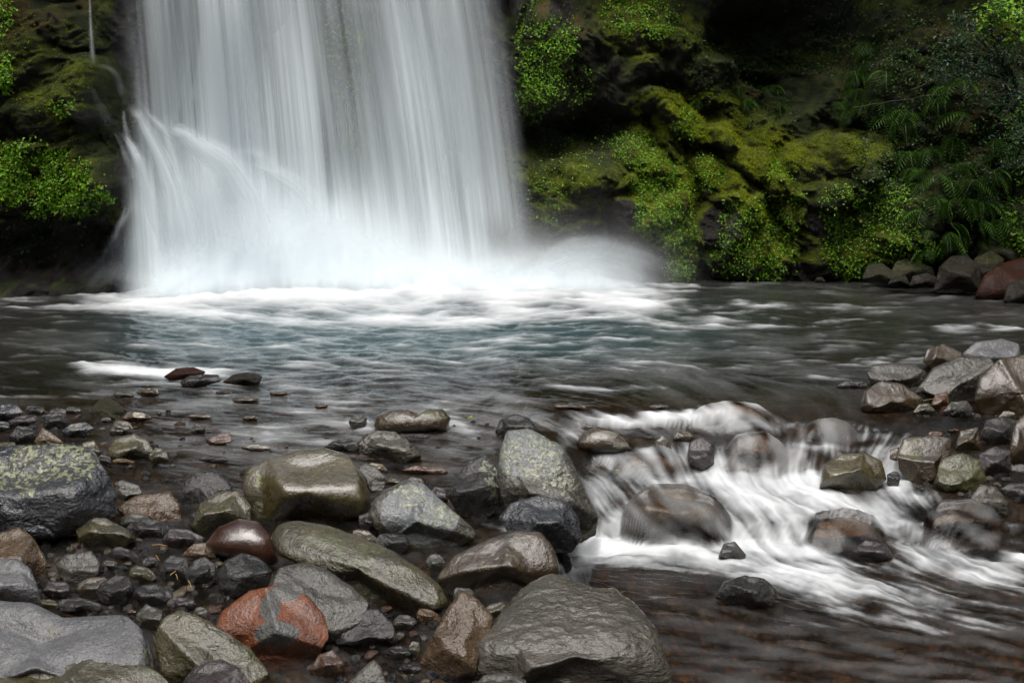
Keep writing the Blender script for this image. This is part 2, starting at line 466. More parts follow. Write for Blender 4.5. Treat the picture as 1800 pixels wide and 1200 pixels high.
def make_cliff():
    r, c = 400, 900
    u = np.linspace(-1, 1, c)
    xs = np.sign(u) * (np.abs(u) ** 1.15) * 14.0
    v = np.linspace(0, 1, r)
    zs = -1.0 + v * 6.3 + np.clip(v - 0.8, 0, 1) ** 1.2 * 26
    X = np.repeat(xs[None, :], r, 0)
    Z = np.repeat(zs[:, None], c, 1)
    yb = np.interp(xs, CX, CYb)
    ker = np.hanning(15); ker /= ker.sum()
    yb = np.convolve(np.pad(yb, 7, mode='edge'), ker, 'valid')
    Y = np.repeat(yb[None, :], r, 0)
    P3 = np.stack([X, Y * 0.3, Z], -1)
    big = fbm3(P3 * 0.75 + 5, 3)
    Y = Y - 0.9 * (big - 0.5)
    # the right wall leans back up to ~3 m and then hangs over
    rt = sstep(0.5, 2.0, X)
    Y = Y + rt * (0.14 * np.clip(Z, 0, 3.2)) - rt * sstep(4.6, 6.5, Z) * 1.3
    lf = sstep(-5.0, -6.0, X)
    Y = Y + lf * 0.10 * np.clip(Z, 0, 3) - lf * sstep(5.0, 7.0, Z) * 0.9
    for bmp in BUMPS:
        (px, py, rx, ry, am, yy) = bmp[:6]
        ro_ = R(bmp[6]) if len(bmp) > 6 else 0.0
        x0, z0 = P17(px, py, yy)
        sx, sz = rx / F * yy, ry / F * yy
        wx = 0.25 * sx * (fbm3(P3 * 2.2 + 31, 2) - 0.5) * 2
        ex = X - x0 + wx; ez = Z - z0 + wx * 0.6
        e1 = ex * math.cos(ro_) - ez * math.sin(ro_); e2 = ex * math.sin(ro_) + ez * math.cos(ro_)
        rr = (e1 / sx) ** 2 + (e2 / sz) ** 2
        if am > 0:
            Y = Y - am * 0.75 * np.sqrt(np.clip(1 - rr, 0, 1)) * sstep(0, 0.25, 1 - rr) ** 0.5
        else:
            Y = Y - am * sstep(1.25, 0.2, rr)
    dg = R(36)
    al_ = X * math.cos(dg) - Z * math.sin(dg); ac_ = X * math.sin(dg) + Z * math.cos(dg)
    sgn = sstep(-4, -6, X)
    al_ = al_ * (1 - sgn) + (X * math.cos(dg) + Z * math.sin(dg)) * sgn; ac_ = ac_ * (1 - sgn) + (Z * math.cos(dg) - X * math.sin(dg)) * sgn
    PD = np.stack([al_, Y * .3, ac_], -1)
    bil = fbm3(PD * np.array([1.1, 1, 2.3]) + 11, 3, ridge=True)
    Y = Y - 0.34 * (bil - 0.5)
    bil2 = fbm3(PD * np.array([3.4, 1, 7.5]) + 3, 3, ridge=True)
    Y = Y - 0.20 * (bil2 - 0.5)
    Y = Y - 0.07 * (fbm3(P3 * 15, 3, ridge=True) - 0.5)
    X2 = X + 0.10 * (fbm3(P3 * 3.1 + 51, 2) - 0.5)
    Z2 = Z + 0.16 * (fbm3(P3 * 3.3 + 77, 2) - 0.5)
    V = np.stack([X2, Y, Z2], -1)
    du = np.gradient(V, axis=1); dv = np.gradient(V, axis=0)
    N = np.cross(du, dv)
    N /= np.linalg.norm(N, axis=-1, keepdims=True) + 1e-9
    px, py = project(V)
    bare = np.zeros_like(X)
    for (bx, by, rx, ry) in BARE:
        bare = np.maximum(bare, sstep(1.3, 0.5, ((px - bx) / rx) ** 2 + ((py - by) / ry) ** 2))
    bare = np.maximum(bare, sstep(0.35, 0.05, Z2) * 0.8)
    bare = np.maximum(bare, sstep(-5.2, -4.4, X) * sstep(0.4, -0.4, X) * 0.55)
    moss = 0.55 + 0.75 * N[..., 2] + 0.9 * (fbm3(P3 * 2.4 + 91, 4) - 0.5) - 1.1 * bare * (0.4 + 1.2 * fbm3(P3 * 7 + 3, 3))
    moss = np.clip(moss, 0, 1)
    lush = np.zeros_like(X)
    for (bx, by, rx, ry, am) in LUSH_LIT:
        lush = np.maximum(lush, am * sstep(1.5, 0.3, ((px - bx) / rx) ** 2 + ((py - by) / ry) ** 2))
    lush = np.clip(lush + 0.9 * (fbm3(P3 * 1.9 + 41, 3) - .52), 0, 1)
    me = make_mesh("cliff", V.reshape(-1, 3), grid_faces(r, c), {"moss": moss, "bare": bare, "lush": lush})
    k = NT("mossy_rock_face")
    co = k.objco()
    mo = k.attr("moss")
    st = k.n("ShaderNodeMapping", {"Vector": co, "Scale": (1.6, 1.0, 0.55)}).outputs[0]
    n1 = k.noise(co, 3.0, 6, 0.62)
    n2_ = k.noise(st, 30.0, 6, 0.7)
    n3_ = k.noise(co, 130.0, 3, 0.7)
    m = k.mr(k.math('ADD', mo, k.math('MULTIPLY', k.math('SUBTRACT', n2_, 0.5), 0.9)), 0.22, 0.5)
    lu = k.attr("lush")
    mcd = k.mix(k.mr(n1, 0.40, 0.66), (0.009, 0.015, 0.003), (0.036, 0.047, 0.008))  # dark moss tone, also paints the shade on the walls
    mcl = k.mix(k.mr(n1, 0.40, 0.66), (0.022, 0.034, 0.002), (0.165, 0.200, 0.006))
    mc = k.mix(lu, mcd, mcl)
    mc = k.mix(k.mr(n2_, 0.45, 0.75), mc, (0.018, 0.030, 0.003))
    mc = k.mix(k.math('MULTIPLY', k.mr(n3_, 0.45, 0.8), lu), mc, (0.21, 0.245, 0.007))
    mc = k.mix(k.mr(k.noise(co, 1.1, 3), 0.58, 0.72), mc, (0.06, 0.042, 0.012))
    rc = k.mix(k.mr(n1, 0.35, 0.65), (0.012, 0.010, 0.008), (0.032, 0.028, 0.025))
    rc = k.mix(k.mr(n2_, 0.60, 0.72), rc, (0.10, 0.095, 0.095))
    col = k.mix(m, rc, mc)
    ro = k.mr(m, 0.0, 1.0, 0.32, 0.95)
    h = k.math('ADD', k.math('MULTIPLY', n2_, 1.0), k.math('MULTIPLY', n3_, 0.5))
    bp = k.n("ShaderNodeBump", {"Height": h, "Strength": 0.9, "Distance": 0.05})
    p = k.n("ShaderNodeBsdfPrincipled", {"Base Color": col, "Roughness": ro, "Normal": bp.outputs[0], "Specular IOR Level": 0.35})
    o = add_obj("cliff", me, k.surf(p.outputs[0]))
    tag(o, kind="structure")
    cliff_data.update(lush=lush, V=V, N=N, px=px, py=py, moss=moss, bare=bare)


make_cliff()


def make_blocker_hillside():
    """unseen wooded gorge sides added round behind the camera to block low sky"""
    path = np.array([(-14, 9), (-13, 3), (-13, -4), (-8, -10), (0, -12), (8, -10), (13, -4), (13, 3), (14, 9)], float)
    tt = np.linspace(0, len(path) - 1, 160)
    bx = np.interp(tt, np.arange(len(path)), path[:, 0]); by = np.interp(tt, np.arange(len(path)), path[:, 1])
    ker = np.hanning(21); ker /= ker.sum()
    bx = np.convolve(np.pad(bx, 10, mode='edge'), ker, 'valid'); by = np.convolve(np.pad(by, 10, mode='edge'), ker, 'valid')
    hv = np.linspace(0, 1, 60)
    out = np.stack([bx, by], -1); out = out / np.linalg.norm(out, axis=1, keepdims=True)
    X = bx[None] + hv[:, None] * 6 * out[None, :, 0]; Y = by[None] + hv[:, None] * 6 * out[None, :, 1]
    Z = np.repeat((-1 + hv * 17)[:, None], len(bx), 1)
    P = np.stack([X, Y, Z], -1)
    dsp = (fbm3(P * 0.6, 4) - 0.5) * 3.0
    P[..., 0] += dsp * out[None, :, 0]; P[..., 1] += dsp * out[None, :, 1]
    me = make_mesh("blocker_hillside", P.reshape(-1, 3), grid_faces(60, 160))
    k = NT("blocker_growth")
    co = k.objco()
    col = k.mix(k.mr(k.noise(co, 2.5, 8, 0.7), 0.35, 0.65), (0.012, 0.016, 0.006), (0.05, 0.062, 0.014))
    p = k.n("ShaderNodeBsdfPrincipled", {"Base Color": col, "Roughness": 0.9})
    tag(add_obj("blocker_hillside", me, k.surf(p.outputs[0])), kind="structure")  # added out of view to cut frontal fill and keep light overhead
    g = np.array([[-60, -60, -1.3], [60, -60, -1.3], [60, 60, -1.3], [-60, 60, -1.3]], float)
    k2 = NT("gravel_ground")
    p2 = k2.n("ShaderNodeBsdfPrincipled", {"Base Color": k2.mix(k2.mr(k2.noise(k2.objco(), 9.0, 6), 0.4, 0.6), (0.04, 0.036, 0.03), (0.09, 0.08, 0.065)), "Roughness": 0.7})
    tag(add_obj("ground", make_mesh("ground", g, np.array([[0, 1, 2, 3]])), k2.surf(p2.outputs[0])), kind="structure")


make_blocker_hillside()

# ------------------------------------------------------------------ rocks
_ICO = {}


def ico(level_):
    if level_ in _ICO:
        return _ICO[level_]
    import bmesh
    bm = bmesh.new()
    bmesh.ops.create_icosphere(bm, subdivisions=level_, radius=1.0)
    V = np.array([v.co[:] for v in bm.verts]); Fc = np.array([[v.index for v in f.verts] for f in bm.faces])
    bm.free()
    _ICO[level_] = (V, Fc)
    return _ICO[level_]


def radial(pts, nb=360, smooth=5):
    """closed outline -> centre, radius per angle (outline made star-shaped round its centre)"""
    P = np.array(pts, float)
    Q = np.roll(P, -1, 0)
    A = 0.5 * np.sum(P[:, 0] * Q[:, 1] - Q[:, 0] * P[:, 1])
    cr = (P[:, 0] * Q[:, 1] - Q[:, 0] * P[:, 1])
    c = np.array([np.sum((P[:, 0] + Q[:, 0]) * cr), np.sum((P[:, 1] + Q[:, 1]) * cr)]) / (6 * A)
    th = np.linspace(-math.pi, math.pi, nb, endpoint=False)
    d = np.stack([np.cos(th), -np.sin(th)], -1)
    rad = np.zeros(nb)
    for a, b in zip(P - c, Q - c):
        e = b - a
        den = d[:, 0] * e[1] - d[:, 1] * e[0]
        den = np.where(np.abs(den) < 1e-9, 1e-9, den)
        t = (a[0] * e[1] - a[1] * e[0]) / den
        s = (a[0] * d[:, 1] - a[1] * d[:, 0]) / den
        ok = (t > 0) & (s >= -1e-6) & (s <= 1 + 1e-6)
        rad = np.where(ok, np.maximum(rad, t), rad)
    rad = np.maximum(rad, 2)
    k = np.hanning(smooth * 2 + 3); k /= k.sum()
    n = len(k) // 2
    rad = np.convolve(np.concatenate([rad[-n:], rad, rad[:n]]), k, 'valid')
    return c, th, rad


ROCK_OUT = []
ROCK_V = {}


def rock(name, label, pts, mat, seed=0, T=0.8, shear=0.45, fac=None, amp=0.05, base=None, lev=5, lichen=(), tint=(), algae=(), group=None, cat=None, box=0.78, sm=3, lift=0.0, soft=0.06, rel=1.0, rip=0.0, ridge=None):
    rs = np.random.default_rng(1000 + seed)
    c, th, rad = radial(pts, smooth=sm)
    V, Fc = ico(lev)
    a, b, w_ = V[:, 0], V[:, 1], V[:, 2]
    ang = np.arctan2(b, a)
    Rr = np.interp(ang, np.append(th, math.pi), np.append(rad, rad[0]))
    rho = np.sqrt(a * a + b * b)
    rp = rho ** box
    wp = np.sign(w_) * np.abs(w_) ** box
    wp0 = wp.copy()
    ys = np.array(pts)[:, 1]
    ymax = base if base is not None else ys.max()
    g = ground_pt(c[0], ymax)
    dg = float(depth_of(g))
    area_r = math.sqrt(float(np.mean(rad ** 2)))
    Tm = T * area_r / F * dg
    Dc = dg + Tm * 0.55 + lift
    ca, sa = np.cos(ang), np.sin(ang)
    u_, v_ = rp * ca, rp * sa
    # facets: cut only the depth of the visible side, so the outline stays
    fl = [(rs.normal(0, .10), 0.72, 0.6, 0.50 + rs.random() * .14), (rs.normal(0, .2), -0.70, 0.70, 0.52 + rs.random() * .12)] if fac is None else list(fac)
    nf = 4 if fac is None else (0 if fac[0][3] >= 2 else 2)
    for _ in range(nf):
        n = np.array([rs.normal(0, .75), rs.normal(0, .6), 0.5 + rs.random() * .4]); n /= np.linalg.norm(n)
        fl.append((n[0], n[1], n[2], 0.66 + 0.2 * rs.random()))
    for (nx, ny, nz, d) in fl:
        lim = (d - nx * u_ - ny * v_) / max(nz, .15)
        dlt = wp - lim
        # smooth min
        h = np.clip(0.5 + 0.5 * dlt / soft, 0, 1)
        wn = wp * (1 - h) + lim * h - soft * h * (1 - h)
        fl_ = wp0 * (0.04 + 0.26 * sstep(-.5, -.05, v_))
        h2 = np.clip(0.5 + 0.5 * (wn - fl_) / soft, 0, 1)
        wn = fl_ * (1 - h2) + wn * h2 + soft * h2 * (1 - h2) * sstep(0, .2, w_)
        wp = np.where(w_ > 0.0, np.minimum(wn, wp), wp)
    px = c[0] + Rr * rp * ca
    py = c[1] - Rr * rp * sa
    vy = (c[1] - py) / area_r
    # lower outline reaches a little under the ground line
    py = np.where(py > c[1], c[1] + (py - c[1]) * 1.05, py)
    vu = 0.5 * (vy + np.sqrt(vy * vy + .03)); vd = vy - vu
    dep = Dc - wp * Tm + Tm * (shear * 1.35 * vu + shear * 0.18 * vd)
    P = at_depth(px, py, dep)
    cen = P.mean(0)
    size = Tm
    q = (P - cen) / size
    nrm = (P - cen); nrm /= np.linalg.norm(nrm, axis=1, keepdims=True)
    o1 = rs.random(3) * 50
    wr, wf = rs.uniform(.15, 1.0), rs.uniform(.35, .9)
    if ridge is not None:
        wr = ridge
    disp = (fbm3(q * 1.5 + o1, 3) - 0.5) * 1.3 + (fbm3(q * rs.uniform(2.2, 3.6) + o1, 4, ridge=True) - 0.62) * 1.1 * wr + (fbm3(q * rs.uniform(6, 11) + o1, 4) - 0.5) * wf * rel
    if lev >= 6 and rs.random() < .6:            # a few open cracks
        cn = n3(q * 1.35 + o1 + 0.22 * (fbm3(q * 4 + o1, 2)[:, None] - .5))
        disp = disp - 0.55 * np.exp(-((cn - .5) / .014) ** 2)
    if rip:
        disp = disp + rip / amp * (fbm3(q * np.array([4.0, 13.0, 13.0]) + o1, 3, .5) - .5)
    P = P + nrm * (disp * amp * size)[:, None]
    ppx, ppy = project(P)

    def zone(zs, soft_=0.5):
        z = np.zeros(len(P))
        for (zx, zy, rx, ry) in zs:
            z = np.maximum(z, sstep(1.0 + soft_, 1.0 - soft_, ((ppx - zx) / rx) ** 2 + ((ppy - zy) / ry) ** 2))
        return z
    lo = np.array([cen[0], cen[1], P[:, 2].min()])
    me = make_mesh(name, P - lo, Fc, {"lichen": zone(lichen), "tint": zone(tint, .25), "algae": zone(algae)})
    o = add_obj(name, me, M[mat], loc=lo)
    tag(o, label, cat or name, group)
    ROCK_OUT.append((c[0], c[1], th, rad))
    ROCK_V[seed] = P
    return o


def blob(cx, cy, rx, ry, rot=0, seed=0, n=12, wob=.13):
    rs = np.random.default_rng(seed + 5000)
    t = np.linspace(0, 2 * math.pi, n, endpoint=False)
    rr = 1 + rs.uniform(-wob, wob, n)
    x = np.sign(np.cos(t)) * np.abs(np.cos(t)) ** .85 * rx * rr; y = np.sign(np.sin(t)) * np.abs(np.sin(t)) ** .85 * ry * rr
    a = R(rot)
    return [(cx + x[i] * math.cos(a) - y[i] * math.sin(a), cy + x[i] * math.sin(a) + y[i] * math.cos(a)) for i in range(n)]

# ------------------------------------------------------------------ boulders, traced one by one
B = "boulder"
rock(B, "large bluish boulder capped with pale green lichen at the water's edge", [(-70, 805), (-20, 788), (40, 782), (110, 778), (160, 790), (185, 825), (205, 870), (203, 905), (175, 935), (60, 950), (-60, 965), (-130, 900)], 'blue', 1, T=.9, amp=.07, lev=6, lichen=[(95, 812, 90, 42), (10, 835, 45, 26), (150, 820, 30, 26), (45, 862, 22, 20)], fac=[(0, .8, .6, .45), (.15, -.1, 1, .72)], lift=.0)
rock(B, "broad grey slab with a curved crack in the lower left foreground", [(-120, 1060), (0, 1056), (55, 1060), (110, 1085), (160, 1082), (220, 1080), (250, 1105), (268, 1145), (280, 1200), (200, 1240), (-120, 1240)], 'slab', 2, T=.7, amp=.05, lev=6, base=1235, algae=[(95, 1110, 14, 9), (265, 1160, 18, 25)], fac=[(.05, .75, .65, .42)])
rock(B, "low brownish slab with green algae flecks cut by the photo's bottom edge", [(-120, 1180), (0, 1166), (150, 1157), (260, 1168), (300, 1198), (312, 1260), (150, 1300), (-120, 1300)], 'olive', 3, T=.7, base=1275, lev=6, algae=[(272, 1180, 24, 18), (60, 1160, 10, 8)], amp=.05)
rock(B, "small bluish rock with cracked top above the grey slab", [(-40, 990), (0, 982), (30, 982), (55, 1000), (70, 1040), (74, 1064), (20, 1075), (-50, 1070)], 'slab', 4, amp=.09, lev=5)
rock(B, "brown pointed rock at the left edge below the lichen boulder", [(-50, 965), (0, 935), (35, 926), (60, 945), (82, 985), (80, 1020), (40, 1040), (-50, 1030)], 'tan', 5, amp=.10, base=1025)
rock(B, "long olive-grey boulder slanting beside the rust-red boulder", [(268, 1120), (288, 1085), (318, 1072), (347, 1080), (400, 1112), (440, 1140), (470, 1175), (488, 1235), (400, 1270), (330, 1240), (285, 1185)], 'olive', 6, T=.75, fac=[(.28, .62, .7, .38), (-.7, -.3, .65, .55)], lev=6, amp=.05, algae=[(430, 1150, 30, 20)], base=1240)
rock(B, "rounded purple-brown stone at the bottom edge in front of the olive boulder", [(300, 1225), (340, 1172), (385, 1157), (420, 1172), (450, 1212), (445, 1260), (310, 1270)], 'purple', 7, T=.8, base=1262, lift=-.02)
rock(B, "rust-red boulder with a grey streak down its middle", [(374, 1110), (392, 1072), (440, 1038), (488, 1028), (540, 1045), (570, 1080), (579, 1120), (562, 1150), (520, 1176), (470, 1178), (430, 1160), (398, 1135)], 'red', 8, T=.85, fac=[(-.62, .15, .75, .48), (.45, .45, .75, .55), (0, -.8, .6, .5)], lev=6, amp=.045, tint=[(500, 1042, 30, 14), (474, 1070, 18, 24), (486, 1112, 40, 22)], soft=.05)
rock(B, "speckled light grey boulder behind the rust-red boulder", [(470, 1030), (492, 997), (530, 989), (570, 999), (620, 1030), (650, 1060), (645, 1095), (605, 1128), (560, 1140), (500, 1110), (470, 1070)], 'slate', 9, lev=6, amp=.05, fac=[(.2, .55, .8, .45)], base=1128)
rock(B, "dark smooth stone with a sharp wet edge beside the speckled boulder", [(586, 1110), (630, 1072), (663, 1068), (690, 1095), (702, 1128), (650, 1137), (590, 1133)], 'dark', 10, T=.7, fac=[(.0, .75, .65, .25)], amp=.03, soft=.03)
rock(B, "long diagonal boulder with a green-flecked ridge in the middle foreground", [(477, 945), (490, 920), (520, 914), (580, 925), (640, 945), (690, 967), (740, 1000), (775, 1030), (790, 1056), (775, 1072), (720, 1080), (660, 1068), (600, 1030), (540, 1000), (490, 975)], 'olive', 11, T=1.2, shear=.55, fac=[(.2, .72, .66, .22), (-.42, -.75, .5, .24)], lev=6, amp=.06, algae=[(620, 975, 60, 25), (560, 950, 40, 15)], base=1082, soft=.05)
rock(B, "smooth maroon oval boulder", [(359, 957), (383, 926), (420, 911), (455, 916), (480, 943), (489, 980), (475, 996), (440, 988), (400, 981), (370, 970)], 'maroon', 12, fac=[(0, 0, 1, 2)], amp=.015, lev=5, base=992)
rock(B, "dark charcoal round stone in front of the maroon boulder", [(382, 1012), (394, 986), (425, 971), (455, 979), (479, 1003), (472, 1027), (440, 1047), (405, 1052), (385, 1036)], 'dark', 13, fac=[(0, .6, .8, .8)], amp=.04)
rock(B, "big smooth warm-grey boulder standing highest in the middle foreground", [(427, 855), (431, 826), (468, 806), (520, 791), (570, 787), (612, 800), (640, 838), (653, 880), (645, 905), (600, 914), (550, 920), (492, 924), (455, 912), (434, 888)], 'warm', 14, T=.9, fac=[(.05, .72, .7, .55), (.1, .1, 1, .78), (-.85, 0, .5, .72), (0, -.75, .65, .62)], lev=6, amp=.03, lichen=[(452, 842, 9, 18), (455, 890, 12, 10)], base=925, tint=[(440, 880, 22, 45), (480, 820, 40, 16)], soft=.10)
rock(B, "angular boulder with a pale lichen-spotted face", [(652, 885), (675, 862), (715, 842), (745, 850), (790, 893), (830, 925), (837, 942), (812, 957), (760, 968), (700, 957), (662, 932), (646, 908)], 'lich', 15, T=.95, fac=[(.25, .35, .85, .42), (-.75, .25, .6, .35), (.55, .65, .5, .42), (0, -.8, .55, .38)], lev=6, amp=.05, lichen=[(720, 870, 30, 24), (770, 905, 40, 26)], base=975, tint=[(740, 900, 70, 55)], soft=.03)
rock(B, "dark pointed rock with bright lichen spots on its side", [(785, 870), (800, 845), (820, 813), (850, 796), (870, 815), (888, 855), (886, 885), (860, 908), (835, 917), (805, 900)], 'dark', 16, lev=6, amp=.09, lichen=[(866, 850, 16, 40), (850, 820, 14, 16)], base=918)
rock(B, "tall pale lichen-covered boulder beside the rapids", [(874, 845), (880, 792), (892, 757), (930, 753), (985, 783), (1006, 815), (1030, 868), (1051, 905), (1047, 935), (1020, 950), (955, 940), (898, 900), (880, 875)], 'lich', 17, T=.85, fac=[(.1, .55, .8, .30), (-.8, 0, .55, .55), (.7, .35, .5, .55), (-.1, -.8, .6, .46)], lev=6, amp=.05, lichen=[(935, 800, 62, 50), (980, 845, 34, 30)], tint=[(930, 795, 60, 45)], base=955, soft=.035)
rock(B, "rounded bluish-grey boulder below the tall lichen boulder", [(876, 910), (898, 884), (948, 870), (995, 880), (1016, 910), (1023, 945), (1005, 968), (955, 970), (900, 945)], 'blue', 18, lev=6, amp=.07, base=978, lichen=[(0, 0, 1, 1)])
rock(B, "smooth brown boulder with a grey wet shoulder above the foreground slab boulder", [(766, 1015), (800, 976), (860, 946), (910, 931), (950, 935), (972, 960), (983, 995), (978, 1018), (920, 1035), (860, 1050), (795, 1045)], 'brown', 19, T=.9, lev=6, fac=[(-.3, .5, .8, .5), (.75, .35, .55, .5), (-.1, -.8, .6, .40)], amp=.045, base=1050, algae=[(900, 970, 14, 20)])
rock(B, "largest foreground boulder with a wide rippled grey-brown top", [(838, 1132), (858, 1105), (898, 1052), (935, 1020), (970, 1007), (1015, 1022), (1042, 1032), (1080, 1030), (1112, 1056), (1150, 1105), (1166, 1150), (1184, 1185), (1175, 1225), (1000, 1245), (880, 1220), (845, 1180)], 'rough', 20, T=.95, shear=1.0, fac=[(.02, .72, .68, .16), (.20, -.90, .42, .30), (.88, .1, .46, .55), (-.8, .2, .55, .58)], lev=7, amp=.10, base=1235, soft=.03, rip=.05, rel=.4, ridge=.35, sm=2)
rock(B, "brown curved boulder leaning against the largest foreground boulder", [(738, 1165), (760, 1118), (788, 1067), (810, 1038), (838, 1050), (867, 1085), (862, 1112), (845, 1140), (842, 1190), (770, 1192)], 'tan', 21, lev=6, amp=.06, base=1192, fac=[(-.1, .5, .8, .5), (.6, .3, .7, .6)])
rock("stone", "grey triangular stone breaking the bottom edge below the dark sharp-edged stone", [(590, 1225), (630, 1180), (658, 1157), (672, 1175), (684, 1215), (650, 1250)], 'slate', 22, amp=.04, base=1245, fac=[(-.5, .3, .8, .35), (.6, .3, .7, .35)], soft=.02)
rock("stone", "small orange-brown stone by the bottom edge beside the rust-red boulder", [(543, 1178), (560, 1150), (585, 1141), (606, 1165), (602, 1187), (565, 1193)], 'rust', 23, amp=.06)
rock("stone", "pale greenish stone peeping over the bottom edge", [(828, 1210), (850, 1186), (890, 1181), (925, 1195), (938, 1235), (830, 1240)], 'slate', 24, amp=.05, base=1240, lift=-.25)
rock(B, "dull dark pointed rock left of the big smooth boulder", [(308, 885), (325, 845), (345, 830), (375, 825), (402, 845), (412, 868), (380, 884), (345, 892)], 'dark', 25, T=.85, amp=.07, fac=[(.35, .6, .7, .25), (-.6, 0, .8, .4)], base=893, soft=.03)
rock(B, "mossy grey rock wedged beside the big smooth boulder", [(335, 925), (350, 885), (385, 864), (420, 862), (442, 890), (440, 922), (400, 938), (350, 942)], 'olive', 26, amp=.07, base=940, lev=6)
rock(B, "wet tan boulder with glinting top near the lichen boulder", [(203, 892), (240, 870), (298, 864), (315, 885), (319, 915), (262, 918), (220, 912)], 'tan', 27, amp=.06, lev=6, base=918, fac=[(-.2, .6, .75, .45), (.5, .35, .8, .5)])
rock(B, "greenish-grey lumpy rock at the edge of the small puddle", [(132, 928), (145, 907), (185, 910), (225, 930), (240, 946), (222, 963), (162, 967), (137, 952)], 'olive', 28, amp=.07, lev=6)
rock("stone", "blocky light grey stone beside the small puddle", [(96, 992), (115, 974), (160, 967), (175, 985), (176, 1010), (150, 1023), (115, 1026)], 'slate', 29, T=.75, amp=.035, fac=[(0, .8, .6, .25), (0, -.3, .9, .6)])
rock("stone", "small black oval stone left of the charcoal round stone", [(326, 1012), (340, 985), (360, 977), (379, 990), (379, 1020), (352, 1036), (330, 1032)], 'dark', 30, amp=.05)
rock("stone", "flat purple-grey stone left of the maroon boulder", [(284, 948), (300, 928), (330, 930), (360, 944), (356, 960), (312, 966), (287, 957)], 'purple', 31, T=.6, amp=.05)
rock("stone", "blocky brown stone tucked under the maroon boulder", [(318, 975), (340, 955), (365, 953), (382, 980), (345, 990), (325, 990)], 'tan', 32, amp=.05, T=.6)
rock("stone", "thin slate stone beside the wet tan boulder", [(200, 848), (215, 843), (245, 853), (250, 868), (222, 880), (205, 872)], 'slate', 33, T=.7, amp=.05, fac=[(.1, .75, .65, .15)])
rock("stone", "small mossy grey rock standing in the shallows", [(185, 800), (200, 772), (235, 761), (258, 773), (276, 800), (240, 812), (195, 810)], 'olive', 34, amp=.07)
rock("stone", "small brown-green stone at the foot of the mossy shallow rock", [(260, 800), (273, 786), (292, 790), (298, 810), (270, 817)], 'olive', 35, amp=.05, lift=-.03)
rock("stone", "dark green wedge stone in the far shallows", [(156, 725), (175, 702), (195, 700), (225, 722), (215, 735), (170, 737)], 'mossrock', 36, T=.7, amp=.03, fac=[(.5, .6, .6, .15), (-.5, 0, .85, .4)], soft=.02)
rock("stone", "mustard-yellow stone beside the dark green wedge stone", [(211, 738), (225, 723), (250, 725), (270, 735), (240, 744)], 'mustard', 37, T=.7, amp=.07, tint=[(245, 728, 12, 6)])
rock("stone", "two-tone stone with a pale top by the left shallows", [(106, 758), (125, 745), (150, 741), (166, 752), (150, 770), (115, 768)], 'blue', 38, T=.7, amp=.05, tint=[(130, 748, 15, 8)])
rock("stone", "pale wedge stone with a flat light top by the left shallows", [(60, 775), (74, 751), (90, 760), (112, 777), (105, 787), (65, 785)], 'tan', 39, T=.7, amp=.03, fac=[(.5, .6, .6, .1), (-.6, -.2, .8, .3)], soft=.02)
rock("stone", "dark round stone by the left shallows", [(14, 768), (30, 748), (55, 750), (66, 770), (48, 783), (20, 781)], 'dark', 40, amp=.04)
rock("stone", "wet glinting grey rock at the left edge of the shallows", [(-30, 735), (0, 708), (28, 710), (43, 726), (20, 738), (-30, 745)], 'blue', 41, amp=.10)
rock("stone", "small dark bluish stone at the left edge above the round stone", [(-20, 752), (-5, 738), (15, 742), (18, 752), (0, 762)], 'blue', 42, amp=.05)
rock("stone", "brownish bumpy stone behind the dark round stone", [(10, 742), (30, 732), (60, 728), (67, 740), (45, 750), (15, 748)], 'purple', 43, amp=.12)
rock("stone", "pale flat stone at the left edge above the lichen boulder", [(-15, 790), (0, 777), (25, 777), (32, 787), (10, 795)], 'olive', 44, amp=.05)
rock("stone", "grey-brown stone tucked behind the lichen boulder's right end", [(138, 800), (145, 778), (165, 774), (178, 795), (170, 812)], 'warm', 45, amp=.05, lift=.08)
rock("stone", "small purple stone beside the lichen boulder's right end", [(166, 808), (178, 798), (194, 802), (196, 816), (178, 820)], 'purple', 46, amp=.05)
rock("stone", "dark jagged rock glinting in the pool's near current", [(316, 672), (330, 661), (352, 658), (385, 658), (388, 670), (350, 681), (322, 681)], 'dark', 47, amp=.14)
rock("stone", "red-brown hump washed by the pool's near current", [(287, 662), (310, 647), (340, 645), (362, 653), (352, 666), (300, 668)], 'deepred', 48, amp=.05, T=.7)
rock("stone", "dark hump washed over beside the jagged rock", [(390, 672), (410, 658), (435, 654), (462, 661), (456, 674), (420, 677)], 'shaded', 49, amp=.05, T=.7)
rock("stone", "small white-veined stone in the shallows", [(329, 760), (345, 744), (362, 749), (360, 762), (335, 764)], 'slate', 50, amp=.08)
rock("stone", "wet dark-red block in the shallows", [(360, 773), (385, 762), (404, 759), (409, 775), (390, 783), (365, 780)], 'rust', 51, T=.65, amp=.06, fac=[(0, .8, .6, .2)])
rock("stone", "flat dark pebble-topped stone in the shallows", [(347, 808), (365, 800), (395, 802), (403, 810), (375, 816)], 'dark', 52, T=.6, amp=.10)
rock("stone", "flat stone with a pale wet sheen on top in the shallows", [(422, 788), (440, 780), (470, 782), (477, 790), (450, 795)], 'brown', 53, T=.6, amp=.05, tint=[(452, 786, 18, 5)])  # pale tint paints the wet sheen on its top
rock("stone", "small blue-grey stone behind the big smooth boulder", [(434, 816), (445, 805), (458, 808), (456, 819)], 'blue', 54, amp=.05, lift=.15)
rock(B, "glossy chestnut-brown double-humped boulder in the stream", [(656, 748), (663, 730), (685, 719), (715, 718), (735, 726), (752, 717), (778, 718), (792, 735), (786, 756), (740, 760), (690, 762), (660, 758)], 'brown', 55, T=.75, fac=[(0, 0, 1, 2)], amp=.06, lev=6, sm=2, algae=[(765, 728, 30, 14)])
